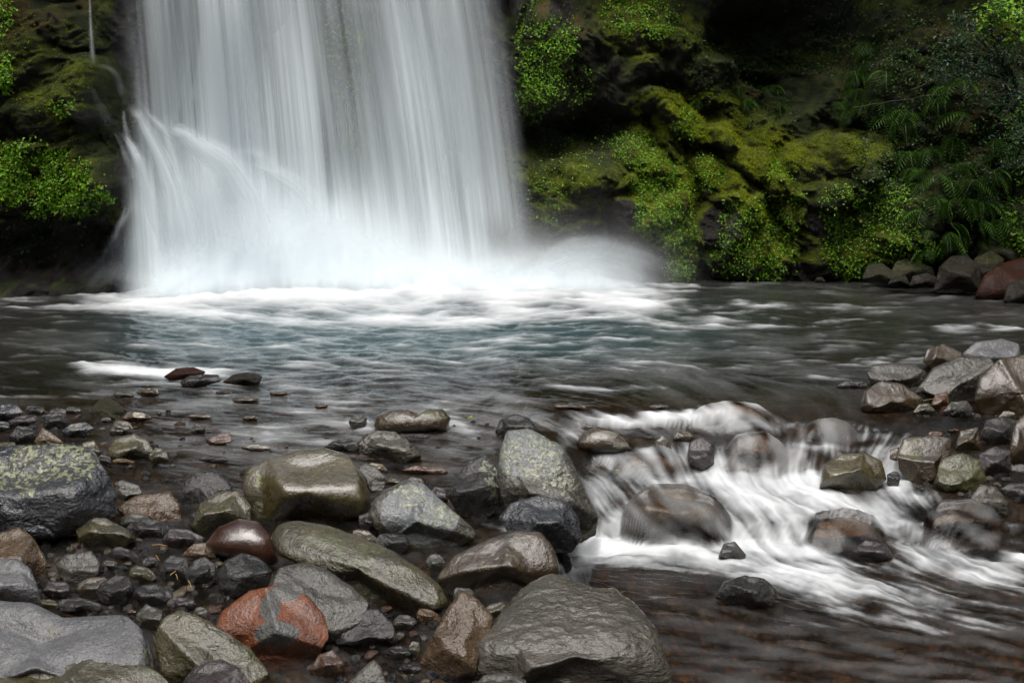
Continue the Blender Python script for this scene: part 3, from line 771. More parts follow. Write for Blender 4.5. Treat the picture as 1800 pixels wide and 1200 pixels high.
rock(B, "wrinkled grey-brown rock in the stream in front of the chestnut boulder", [(628, 780), (645, 762), (665, 757), (695, 760), (720, 776), (743, 802), (715, 815), (668, 808), (640, 798)], 'rough', 56, T=.8, amp=.11, lev=6, algae=[(690, 800, 40, 10)])
rock("stone", "dark glinting stone touching the wrinkled rock", [(566, 788), (585, 775), (610, 770), (632, 776), (632, 792), (600, 795)], 'dark', 57, amp=.13)
rock("stone", "grey wedge stone between the big smooth boulder and the wrinkled rock", [(628, 825), (642, 812), (660, 820), (678, 838), (674, 862), (652, 868)], 'slate', 58, T=.7, amp=.04, lift=.05, fac=[(.3, .5, .8, .2)], soft=.03)
rock("stone", "pale cream stone behind the grey wedge stone", [(640, 822), (652, 813), (672, 815), (683, 828), (665, 835)], 'pale', 59, amp=.05, T=.7)
rock("stone", "small olive stone behind the angular lichen boulder", [(676, 850), (685, 839), (705, 843), (702, 854)], 'olive', 60, amp=.05)
rock("stone", "pinkish stone awash behind the angular lichen boulder", [(708, 850), (722, 838), (742, 841), (748, 852), (725, 858)], 'rust', 61, amp=.05, tint=[(728, 842, 12, 4)])
rock("stone", "flat reddish stone awash behind the angular lichen boulder", [(700, 828), (730, 818), (780, 822), (790, 832), (750, 836)], 'rust', 62, T=.6, amp=.04)
rock("stone", "grey-pink block between the angular boulder and the dark pointed rock", [(753, 868), (765, 855), (783, 858), (788, 880), (768, 886)], 'purple', 63, amp=.05)
rock(B, "dark mottled rock peeking over the tall lichen boulder", [(870, 760), (878, 738), (905, 727), (930, 734), (950, 757), (930, 770), (880, 770)], 'dark', 64, amp=.08, lev=5)
rock(B, "shiny dark oval stone with a pale wet sheen streak in the rapids", [(1012, 778), (1024, 759), (1050, 749), (1078, 755), (1100, 774), (1112, 791), (1085, 797), (1040, 795), (1017, 789)], 'brown', 65, T=.8, fac=[(0, 0, 1, 2)], amp=.015, lev=5, tint=[(1062, 764, 24, 7), (1092, 782, 14, 6)])  # pale tint paints the sheen streak into the stone colour
rock("stone", "brown-streaked hump under thin water right of the shiny oval stone", [(1150, 798), (1152, 775), (1165, 762), (1178, 775), (1182, 798), (1165, 804)], 'brown', 66, amp=.05)
rock("stone", "small brown stone above the purple rock in the rapids", [(1183, 772), (1190, 758), (1210, 757), (1220, 768), (1205, 778)], 'brown', 67, amp=.04)
rock(B, "upright dark purple rock splitting the rapids", [(1208, 800), (1212, 777), (1232, 767), (1254, 777), (1256, 815), (1235, 826), (1212, 820)], 'purple', 68, T=.85, amp=.07, lev=5, fac=[(0, .8, .6, .35)])
rock(B, "round dark rock ringed by a glassy swirl of water", [(1412, 770), (1425, 748), (1460, 738), (1488, 748), (1497, 768), (1455, 778)], 'brown', 69, T=.8, lev=6, amp=.02)
rock(B, "grey rounded rock with water sliding over it into white foam", [(1440, 855), (1448, 815), (1480, 797), (1522, 795), (1550, 810), (1559, 842), (1530, 866), (1480, 868)], 'warm', 70, T=.85, amp=.05, lev=6)
rock(B, "wide smooth hump-backed rock under sliding water in mid rapids", [(1100, 950), (1110, 890), (1150, 857), (1200, 858), (1245, 878), (1278, 915), (1262, 945), (1200, 955)], 'warm', 71, T=.9, amp=.03, lev=6, base=958)
rock("stone", "pale smooth hump under the first spill of the rapids", [(1215, 740), (1240, 718), (1280, 709), (1325, 714), (1350, 735), (1300, 750)], 'pale', 72, T=.7, lev=6, amp=.03)
rock("stone", "brown hump under the spill below the purple rock", [(1280, 800), (1300, 768), (1340, 762), (1370, 790), (1372, 815), (1320, 822)], 'tan', 73, T=.7, lev=6, amp=.04)
rock("stone", "brown hump under streaming water below the shiny oval stone", [(1080, 830), (1110, 800), (1160, 798), (1195, 818), (1195, 838), (1130, 842)], 'tan', 74, T=.7, lev=6, amp=.03)
rock("stone", "small cream pebble sitting in the foam of the rapids", [(1338, 830), (1346, 818), (1360, 820), (1364, 831), (1350, 835)], 'pale', 75, amp=.04)
rock(B, "brown flat-topped rock with a lip of water in the lower rapids", [(1425, 945), (1440, 917), (1490, 907), (1530, 918), (1547, 948), (1500, 958), (1450, 955)], 'tan', 76, T=.7, lev=6, amp=.04, fac=[(0, .85, .5, .25)])
rock("stone", "dark glinting rock just below the brown flat-topped rock", [(1495, 970), (1522, 948), (1555, 955), (1572, 978), (1540, 990)], 'purple', 77, amp=.09)
rock("stone", "half-drowned grey stone in the lower foam", [(1262, 978), (1272, 955), (1292, 951), (1312, 975), (1300, 984)], 'slate', 78, amp=.03)
rock(B, "dark rugged rock standing in the lower stream", [(1256, 1050), (1272, 1022), (1310, 1010), (1346, 1017), (1368, 1040), (1358, 1066), (1305, 1072)], 'dark', 79, amp=.10, lev=6)
# ---- right bank
rock(B, "flat-topped grey rock first in the right bank pile beside the pool", [(1523, 655), (1535, 641), (1570, 637), (1605, 640), (1630, 655), (1622, 672), (1580, 684), (1530, 676)], 'slate', 80, amp=.05, lev=5, fac=[(0, .75, .65, .3)])
rock(B, "brown wet boulder with a bright top on the right bank's stream side", [(1512, 715), (1520, 686), (1550, 668), (1588, 675), (1622, 700), (1618, 722), (1560, 726), (1518, 724)], 'brown', 81, amp=.05, lev=6, fac=[(.1, .6, .8, .5)])
rock(B, "large slanting grey boulder in the middle of the right bank pile", [(1606, 690), (1640, 646), (1690, 625), (1740, 627), (1757, 650), (1735, 692), (1690, 712), (1630, 708)], 'slate', 82, amp=.06, lev=6, fac=[(-.3, .65, .7, .3), (.4, -.4, .8, .5)], base=715)
rock(B, "dark rounded boulder behind the large slanting grey boulder", [(1622, 635), (1628, 613), (1660, 604), (1692, 620), (1685, 645), (1640, 652)], 'brown', 83, amp=.04, fac=[(.4, .5, .8, .6)])
rock(B, "pale bright-topped boulder at the back of the right bank pile", [(1690, 622), (1715, 601), (1760, 595), (1791, 604), (1795, 630), (1740, 640), (1698, 634)], 'slab', 84, amp=.05, fac=[(0, .75, .65, .35)])
rock(B, "big brown boulder with a shiny cracked face at the right edge", [(1710, 705), (1722, 662), (1755, 632), (1800, 622), (1865, 642), (1880, 700), (1860, 735), (1790, 735), (1735, 733)], 'brown', 85, amp=.05, lev=6, fac=[(.45, .5, .75, .35), (-.6, -.1, .8, .5)], base=738)
rock("stone", "dark round stone under the big brown boulder", [(1720, 768), (1733, 738), (1765, 731), (1782, 750), (1778, 777), (1745, 785)], 'dark', 86, amp=.05)
rock(B, "square brown-green boulder with a wet rim and a trickle beside it", [(1576, 800), (1588, 770), (1640, 764), (1673, 769), (1672, 810), (1642, 850), (1600, 850), (1580, 825)], 'brown', 87, T=.75, amp=.03, lev=6, fac=[(0, .88, .45, .22), (-.2, -.1, 1, .7)], algae=[(1600, 790, 30, 25)], soft=.02)
rock(B, "olive-green boulder in front of the square brown boulder", [(1640, 850), (1655, 806), (1690, 795), (1725, 810), (1735, 845), (1715, 863), (1660, 866)], 'olive', 88, amp=.05, lev=6, algae=[(1690, 830, 50, 40)], fac=[(0, .7, .7, .35)])
rock("stone", "brown wet stone wedged behind the olive-green boulder", [(1677, 790), (1688, 757), (1718, 750), (1727, 788), (1695, 803)], 'brown', 89, amp=.06)
rock(B, "very dark tall boulder cut by the right edge", [(1772, 800), (1783, 742), (1830, 700), (1880, 740), (1880, 840), (1800, 845)], 'brown', 90, amp=.04, base=835)
rock("stone", "dark blocky stone under the very dark boulder", [(1722, 838), (1720, 798), (1745, 785), (1777, 792), (1778, 830), (1742, 842)], 'purple', 91, amp=.05)
rock("stone", "speckled round stone by the lower right bank", [(1706, 875), (1723, 851), (1750, 855), (1776, 885), (1772, 908), (1732, 910), (1714, 893)], 'rough', 92, amp=.08)
rock(B, "brown rock with rippled water pouring over it at the lower right bank", [(1635, 925), (1655, 888), (1705, 883), (1745, 905), (1745, 938), (1685, 946)], 'purple', 93, lev=6, amp=.07)
rock("stone", "flat dark stone at the right edge of the lower bank", [(1755, 860), (1775, 849), (1840, 848), (1850, 880), (1790, 885)], 'dark', 94, T=.6, amp=.05)
rock("stone", "flat light stone below the big brown boulder", [(1752, 735), (1770, 716), (1805, 714), (1830, 730), (1790, 745)], 'olive', 95, T=.6, amp=.05)
rock("stone", "small brown stone between the wet-topped and slanting boulders", [(1635, 712), (1645, 692), (1665, 688), (1670, 712), (1650, 724)], 'rust', 96, amp=.05)
rock("stone", "small pale grey stone at the foot of the slanting boulder", [(1655, 725), (1672, 706), (1700, 704), (1712, 722), (1690, 734)], 'slate', 97, amp=.06)
rock("stone", "small greenish stone beside the brown wet-topped boulder", [(1603, 726), (1615, 710), (1632, 708), (1645, 722), (1625, 732)], 'olive', 98, amp=.05)
rock("stone", "small wet stone left of the square brown boulder", [(1560, 815), (1565, 790), (1580, 785), (1585, 815), (1572, 825)], 'brown', 99, amp=.06)
rock("stone", "low dark ledge stone in the pool near the right bank", [(1468, 680), (1485, 669), (1520, 670), (1526, 681), (1490, 685)], 'dark', 100, T=.6, amp=.10)
rock(B, "large red-brown boulder across the pool at the right edge", [(1712, 522), (1730, 482), (1768, 460), (1815, 448), (1880, 470), (1890, 540), (1790, 545), (1735, 532)], 'deepred', 101, amp=.05, lev=5, base=528)
rock("stone", "dark stone leaning on the large red-brown boulder across the pool", [(1763, 530), (1770, 500), (1800, 488), (1850, 500), (1860, 540), (1790, 540)], 'shaded', 102, amp=.05, base=536)
rock(B, "dark wet rock left of the large red-brown boulder across the pool", [(1640, 512), (1652, 470), (1672, 450), (1700, 448), (1722, 468), (1726, 508), (1680, 514)], 'shaded', 103, amp=.08, base=510, lift=-0.9)
rock(B, "grey moss-topped rock between the dark wet rock and the red-brown boulder", [(1705, 500), (1712, 455), (1740, 440), (1765, 455), (1760, 500), (1735, 508)], 'shaded', 104, amp=.08, base=505, lift=-0.9, algae=[(1740, 450, 35, 16)])
rock(B, "moss-covered dome rock above the red-brown boulder across the pool", [(1715, 460), (1725, 425), (1750, 412), (1785, 418), (1808, 445), (1800, 470), (1750, 470)], 'mossrock', 105, amp=.05, base=500, lift=-0.9, algae=[(1760, 425, 50, 25)])
rock(B, "moss-topped rock at the far pool edge under the ferns", [(1560, 490), (1575, 460), (1600, 452), (1640, 470), (1645, 492), (1600, 500)], 'mossrock', 106, amp=.06, base=498, lift=-0.9, algae=[(1600, 462, 45, 16)])
rock("stone", "low mossy rock at the far pool edge beside the moss-topped rock", [(1515, 490), (1525, 466), (1550, 462), (1572, 478), (1570, 496), (1535, 498)], 'mossrock', 107, amp=.08, base=497, lift=-0.9)
rock("stone", "wet grey stone at the far waterline below the moss-topped rock", [(1598, 503), (1605, 485), (1630, 480), (1652, 490), (1648, 505)], 'shaded', 108, amp=.10, base=506, lift=-0.9)
rock("stone", "wet dark stone at the far waterline below the low mossy rock", [(1560, 500), (1570, 486), (1592, 484), (1600, 500)], 'shaded', 109, amp=.10, base=503, lift=-0.9)
rock("stone", "small pale stone alone at the far waterline", [(1430, 497), (1436, 487), (1446, 487), (1452, 496)], 'shaded', 110, amp=.08, base=499, lift=-0.9)
# ---- medium stones on the left bank, traced as ovals: x, y, rx, ry, turn, material, label
MED = [
    (240, 918, 30, 16, 10, 'slate', "rugged grey stone between the tan boulder and the lumpy rock"),
    (262, 930, 38, 18, 5, 'dark', "wide dark stone between the tan boulder and the puddle"),
    (360, 918, 30, 22, -10, 'dark', "small charcoal rock in front of the mossy grey rock"),
    (222, 977, 26, 12, 25, 'dark', "thin dark slanting stone right of the puddle"),
    (265, 990, 16, 14, 0, 'dark', "small dark stone among twigs near the black oval stone"),
    (307, 1000, 28, 24, -15, 'dark', "dark rounded stone left of the black oval stone"),
    (250, 1010, 24, 16, 10, 'olive', "olive stone in the gravel left of the black oval stone"),
    (270, 1050, 34, 22, 5, 'dark', "low dark greenish stone above the olive-grey boulder"),
    (205, 1040, 34, 28, 0, 'dark', "rough dark stone above the grey slab"),
    (165, 1035, 32, 22, -25, 'brown', "dull brown stone above the grey slab"),
    (100, 1038, 24, 18, 0, 'purple', "small grey-purple stone left of the dull brown stone"),
    (138, 1066, 40, 15, 6, 'dark', "long dark stone lying along the grey slab's back edge"),
    (264, 1088, 26, 24, 20, 'slate', "pale triangular stone touching the olive-grey boulder"),
    (318, 1062, 26, 14, 0, 'purple', "low purple stone behind the olive-grey boulder"),
    (352, 1080, 13, 13, 0, 'slate', "small round grey stone left of the rust-red boulder"),
    (232, 1076, 8, 6, 0, 'rust', "little pinkish pebble behind the pale triangular stone"),
    (85, 1062, 20, 9, 10, 'olive', "low olive stone on the back edge of the grey slab"),
    (193, 993, 15, 9, 0, 'slate', "small pale stone behind the rough dark stone"),
    (655, 918, 26, 20, 0, 'dark', "dark stone in the gap under the big smooth boulder"),
    (640, 950, 25, 18, 20, 'brown', "brown stone in the gap below the angular lichen boulder"),
    (690, 955, 30, 20, 10, 'dark', "shadowed stone under the angular lichen boulder"),
    (766, 990, 17, 17, 0, 'slate', "small grey round stone between the diagonal and smooth brown boulders"),
    (712, 1095, 22, 14, 15, 'slate', "small grey stone standing in the lower puddle"),
    (752, 1085, 22, 14, 25, 'tan', "tan stone beside the lower puddle"),
    (700, 1148, 26, 14, 0, 'dark', "dark flat stone by the lower puddle"),
    (728, 1142, 11, 16, 10, 'olive', "small upright olive stone by the lower puddle"),
    (722, 1176, 20, 9, 0, 'dark', "flat black stone by the bottom edge beside the brown curved boulder"),
    (815, 1045, 20, 14, 0, 'slate', "grey stone wedged behind the brown curved boulder"),
    (868, 1075, 22, 14, -30, 'olive', "olive stone wedged behind the largest foreground boulder"),
    (992, 985, 12, 22, -20, 'dark', "dark stone at the edge of the white water below the bluish boulder"),
    (205, 758, 14, 8, 0, 'slate', "small grey stone in the shallows below the mustard stone"),
    (215, 752, 20, 14, 0, 'rough', "rough brown stone behind the mossy shallow rock"),
    (230, 795, 14, 12, 0, 'purple', "small purple-brown stone in front of the mossy shallow rock"),
    (218, 812, 20, 6, 5, 'tan', "flat tan stone in front of the mossy shallow rock"),
    (95, 740, 24, 16, 0, 'dark', "dark rough stone behind the pale wedge stone"),
    (60, 722, 18, 9, 0, 'dark', "small dark stone at the far left shallows"),
    (100, 725, 16, 9, 0, 'purple', "small purple stone awash in the far left shallows"),
    (128, 722, 14, 7, 0, 'slate', "small glinting stone beside the dark green wedge stone"),
    (186, 738, 9, 5, 0, 'slate', "little pale stone in front of the dark green wedge stone"),
    (218, 694, 18, 6, 0, 'slate', "low glinting stone far out in the shallows"),
    (262, 690, 20, 8, 0, 'brown', "low brown hump far out in the shallows"),
    (395, 690, 16, 4, 0, 'dark', "thin dark stone awash beyond the shallows"),
    (432, 703, 24, 6, 0, 'brown', "flat brown stone awash beyond the shallows"),
    (350, 732, 22, 5, 0, 'brown', "low brown ripple-washed stone in mid shallows"),
    (490, 692, 16, 4, 0, 'rust', "flat reddish stone awash in mid stream"),
    (565, 714, 12, 4, 0, 'rust', "little reddish stone awash in mid stream"),
    (440, 735, 14, 5, 0, 'brown', "small brown stone awash in mid shallows"),
    (1005, 715, 30, 6, 4, 'brown', "flat brown stone just above the rapids' lip"),
    (1160, 715, 18, 5, 0, 'slate', "small stone awash on the rapids' lip"),
    (630, 742, 16, 12, 0, 'slate', "small foam-ringed stone left of the chestnut boulder"),
    (1690, 722, 20, 12, 0, 'dark', "dark small stone in front of the big brown boulder"),
    (1645, 765, 14, 8, 0, 'rust', "small reddish stone behind the square brown boulder"),
    (1710, 690, 20, 14, 0, 'dark', "dark stone in the gap of the right bank pile"),
    (1570, 842, 12, 14, 0, 'dark', "dark stone beside the trickle off the square boulder"),
]
for i, (x, y, rx, ry, ro, mt, lb) in enumerate(MED):
    rock("stone", lb, blob(x, y, rx, ry, ro, i), mt, 200 + i, amp=.07 if mt != 'tan' else .05, lev=4 if rx < 20 else 5, T=.8)

# ---- small loose pebbles: one of each kind, then copies
def pebble_mesh(i):
    rs = np.random.default_rng(900 + i)
    V, Fc = ico(3)
    P = V * np.array([1.0, rs.uniform(.6, .95), rs.uniform(.45, .75)])
    for _ in range(6):
        n = rs.normal(size=3); n /= np.linalg.norm(n); d = rs.uniform(.5, .75)
        t = P @ n - d
        P = P - np.clip(t, 0, None)[:, None] * n * 0.9
    P = P + V * ((fbm3(P * 2.2 + i * 7, 3) - .5) * .22)[:, None]
    z = np.zeros(len(P))
    return make_mesh("pebble", P, Fc, {"lichen": z, "tint": z, "algae": z})


PM = ['dark', 'dark', 'dark', 'olive', 'brown', 'purple', 'rust', 'dark', 'brown', 'blue', 'slate', 'dark', 'pale', 'blue']
protos = []
for i, mt in enumerate(PM):
    me = pebble_mesh(i); me.materials.append(M[mt]); protos.append(me)
from_zone = [
    ("small loose pebble among the boulders of the left foreground", "loose pebbles in the left foreground", 90, [(20, 950, 480, 1110)], (.015, .034)),
    ("small pebble in the dark gap around the lower puddle", "pebbles around the lower puddle", 44, [(540, 1070, 850, 1215)], (.012, .03)),
    ("small wet pebble along the left shallows' edge", "pebbles along the left shallows", 34, [(0, 720, 330, 850)], (.014, .035)),
    ("small pebble lying in the shallow stream between the boulders", "pebbles in the shallow stream", 30, [(300, 740, 860, 900)], (.01, .024)),
    ("small wet pebble between the rocks of the right bank", "pebbles on the right bank", 24, [(1600, 690, 1800, 900)], (.018, .04)),
]


def inside_rock(px, py, sc=0.93):
    for (cx, cy_, th, rad) in ROCK_OUT:
        dx, dy = px - cx, cy_ - py
        if dx * dx + dy * dy < (np.interp(math.atan2(dy, dx), th, rad) * sc) ** 2:
            return True
    return False


for lab, grp, cnt, boxes, (s0, s1) in from_zone:
    done = 0; tries = 0
    while done < cnt and tries < 6000:
        tries += 1
        x0, y0, x1, y1 = random.choice(boxes)
        px, py = random.uniform(x0, x1), random.uniform(y0, y1)
        if inside_rock(px, py):
            continue
        g = ground_pt(px, py)
        o = bpy.data.objects.new("pebble", random.choice(protos))
        COL.objects.link(o)
        s = random.uniform(s0, s1) * (0.8 + 0.5 * random.random() ** 3)
        o.location = (g[0], g[1], g[2] + s * 0.15)
        o.scale = (s, s, s)
        o.rotation_euler = (random.uniform(-.4, .4), random.uniform(-.4, .4), random.uniform(0, 6.28))
        tag(o, lab, "pebble", grp)
        done += 1

# ------------------------------------------------------------------ water surface
# current directions: photo point, direction seen there
FLOW = [(100, 560, 1, .02), (500, 560, 1, .06), (900, 580, 1, -.02), (1300, 560, 1, .03), (1650, 580, 1, 0), (200, 640, 1, .05), (260, 652, 1, .04), (600, 650, 1, .0), (1000, 660, 1, .03), (1400, 640, 1, .0),
        (300, 720, 1, .06), (550, 720, 1, .05), (800, 720, 1, .12), (400, 800, 1, .06), (700, 800, 1, .1), (950, 715, 1, .15),
        (1000, 755, .7, .6), (1080, 735, .8, .35), (1200, 735, .8, .4), (1300, 730, .6, .35), (1400, 720, .6, .5), (1020, 800, .9, .5), (1100, 820, .8, .6), (1150, 820, .45, .9), (1230, 810, .25, 1), (1320, 810, .1, 1), (1400, 800, -.4, .8), (1460, 760, .3, 1), (1550, 790, -.7, .8), (1590, 850, .3, 1),
        (1080, 880, .6, .8), (1180, 890, .6, .75), (1260, 920, .5, .8), (1300, 860, .9, .35), (1400, 880, .9, .3), (1380, 930, .2, 1), (1500, 870, .9, .4), (1560, 900, .85, .55), (1620, 920, .8, .6), (1640, 960, .85, .5),
        (1050, 960, .7, -.2), (1150, 970, 1, .08), (1100, 1000, 1, .06), (1250, 980, 1, .12), (1400, 990, .95, .3), (1350, 1040, .95, .35), (1500, 1020, .95, .3), (1600, 1060, .95, .3), (1750, 1000, .95, .25), (1700, 1100, .97, .22), (1400, 1120, 1, .15), (1250, 1150, 1, .06), (1600, 1180, 1, .1), (1000, 1020, .6, .4)]
# white water: photo x, y, rx, ry, turn, amount
FOAM = [(560, 505, 430, 34, 0, 1.45), (850, 500, 260, 38, 0, 1.1), (1090, 522, 120, 30, 5, 1.0), (250, 530, 150, 20, 3, .95), (120, 538, 90, 10, 0, .5), (700, 560, 260, 16, 0, .75), (930, 548, 210, 20, 0, .8), (400, 552, 190, 14, 3, .75), (1230, 566, 130, 16, 0, .55), (1330, 540, 60, 12, 0, .4), (1400, 575, 70, 8, 0, .3), (1480, 560, 120, 30, 0, .22), (1080, 600, 160, 12, 0, .28), (1680, 578, 40, 9, 0, .6), (1770, 577, 40, 6, 0, .5),
        (800, 610, 420, 26, 0, .32), (350, 600, 300, 20, 0, .22), (260, 650, 108, 11, 3, 1.7), (360, 655, 40, 8, 0, .7), (620, 640, 300, 24, 0, .36), (500, 690, 330, 26, 3, .42), (650, 720, 150, 24, 0, .36), (480, 760, 200, 30, 5, .33), (820, 690, 130, 20, 0, .18), (1040, 681, 110, 6, 0, .7), (1200, 640, 300, 26, 0, .24), (1560, 635, 120, 10, 0, .35), (1450, 665, 80, 6, 0, .3), (600, 800, 120, 20, 0, .28), (420, 830, 100, 14, 0, .25), (190, 690, 60, 5, 0, .3), (80, 697, 100, 4, 0, .4), (55, 728, 60, 9, 0, .3),
        (635, 745, 22, 10, 0, .8), (805, 742, 26, 14, 20, .7), (840, 760, 40, 14, 10, .35), (960, 745, 40, 16, 20, .4), (1000, 760, 24, 30, 30, .75), (1080, 738, 70, 11, 5, 1.0), (1160, 734, 70, 11, 0, 1.0), (1250, 730, 70, 13, -5, 1.3), (1330, 735, 45, 16, 20, .9), (1120, 745, 80, 16, 0, .5), (1195, 800, 24, 26, 10, .8), (1275, 805, 24, 22, 0, .95), (1340, 822, 50, 14, 0, .95), (1400, 800, 40, 30, 0, .55), (1300, 750, 150, 18, 0, .38), (1420, 760, 22, 14, 0, .7), (1500, 768, 40, 10, 0, .65), (1440, 785, 60, 8, 0, .7), (1545, 800, 40, 20, -30, .55), (1550, 765, 70, 12, 5, .4), (1500, 790, 60, 8, 0, .5),
        (1100, 815, 70, 20, 30, .95), (1150, 838, 70, 16, 20, .9), (1200, 835, 60, 16, 0, .9), (1300, 848, 110, 22, 5, 1.25), (1400, 848, 60, 22, 0, 1.1), (1350, 885, 140, 30, 10, .95), (1575, 845, 34, 36, 30, 1.0), (1600, 872, 60, 14, 10, .95), (1480, 880, 120, 20, 8, 1.0), (1540, 905, 120, 24, 28, .95), (1300, 925, 90, 36, 20, .9), (1390, 930, 50, 34, 0, .9), (1600, 945, 120, 22, 30, .8),
        (1060, 860, 40, 50, 40, .62), (1150, 880, 90, 26, 35, .42), (1090, 930, 30, 40, -20, .95), (1130, 905, 26, 50, 30, .55), (1050, 945, 30, 22, 0, 1.0), (1070, 965, 80, 18, 0, 1.1), (1170, 962, 110, 14, 0, 1.15), (1280, 958, 110, 13, 0, 1.1), (1380, 965, 80, 14, 5, 1.1), (1200, 985, 170, 16, 3, .85), (1350, 995, 140, 22, 10, .85), (1430, 1010, 110, 24, 18, .8), (1010, 985, 40, 12, -20, .9), (1000, 1000, 14, 16, 0, .8), (1490, 995, 90, 16, 10, .62), (1400, 1035, 130, 16, 18, .6), (1560, 1040, 190, 24, 15, .62), (1650, 990, 120, 22, 10, .6), (1780, 985, 60, 14, 0, .95), (1720, 1015, 130, 20, 10, .6), (1500, 1075, 160, 16, 15, .48), (1700, 1060, 130, 18, 15, .42), (1620, 1000, 60, 10, 0, .5), (1660, 945, 50, 18, 20, .6), (1780, 925, 40, 10, 0, .5), (1700, 1105, 60, 9, 0, .3), (1640, 1110, 140, 16, 5, .22), (1170, 1050, 70, 8, 0, .2), (1290, 1095, 30, 5, 0, .15), (1450, 1095, 60, 10, 0, .22), (1300, 1145, 80, 5, 0, .2), (900, 928, 50, 6, 6, .8), (1200, 870, 60, 6, 20, .4)]
# smooth humps of water over drowned rocks: photo x, y, rx, ry, height m
HUMP = [(1080, 850, 50, 30, .04), (635, 742, 20, 10, .03), (1165, 780, 24, 22, .03), (1590, 770, 50, 16, .03), (960, 745, 50, 16, .03), (1400, 800, 40, 20, .03)]


GSTEP = 5.0
GX = np.arange(-400, 2200, GSTEP); GY = np.arange(440, 1480, GSTEP)


def flow_grid():
    """direction of the current as it is seen, on a regular grid"""
    px, py = np.meshgrid(GX, GY)
    W = 0; U = 0; Vv = 0
    for (fx, fy, dx, dy) in FLOW:
        L = math.hypot(dx, dy)
        w_ = np.exp(-(((px - fx) / 70) ** 2 + ((py - fy) / 38) ** 2)) + 1e-5 / (1 + ((px - fx) / 300) ** 2 + ((py - fy) / 100) ** 2)
        U = U + w_ * dx / L; Vv = Vv + w_ * dy / L; W = W + w_
    wob = (fbm2(px / 60, py / 26, 2) - .5) * 0.5
    U = U / W; Vv = Vv / W + wob * 0.35
    n = np.sqrt(U * U + Vv * Vv) + 1e-6
    return U / n, Vv / n


def blobs(px, py, items):
    s = np.zeros_like(px)
    for (x, y, rx, ry, ro, am) in items:
        c_, s_ = math.cos(R(ro)), math.sin(R(ro))
        dx, dy = px - x, py - y
        u = (dx * c_ + dy * s_) / rx; v = (-dx * s_ + dy * c_) / ry
        r2 = u * u + v * v
        e = np.where(r2 < 9, np.exp(-0.9 * r2), 0) * am
        s = np.maximum(s, e) + 0.25 * np.minimum(s, e)
    return s


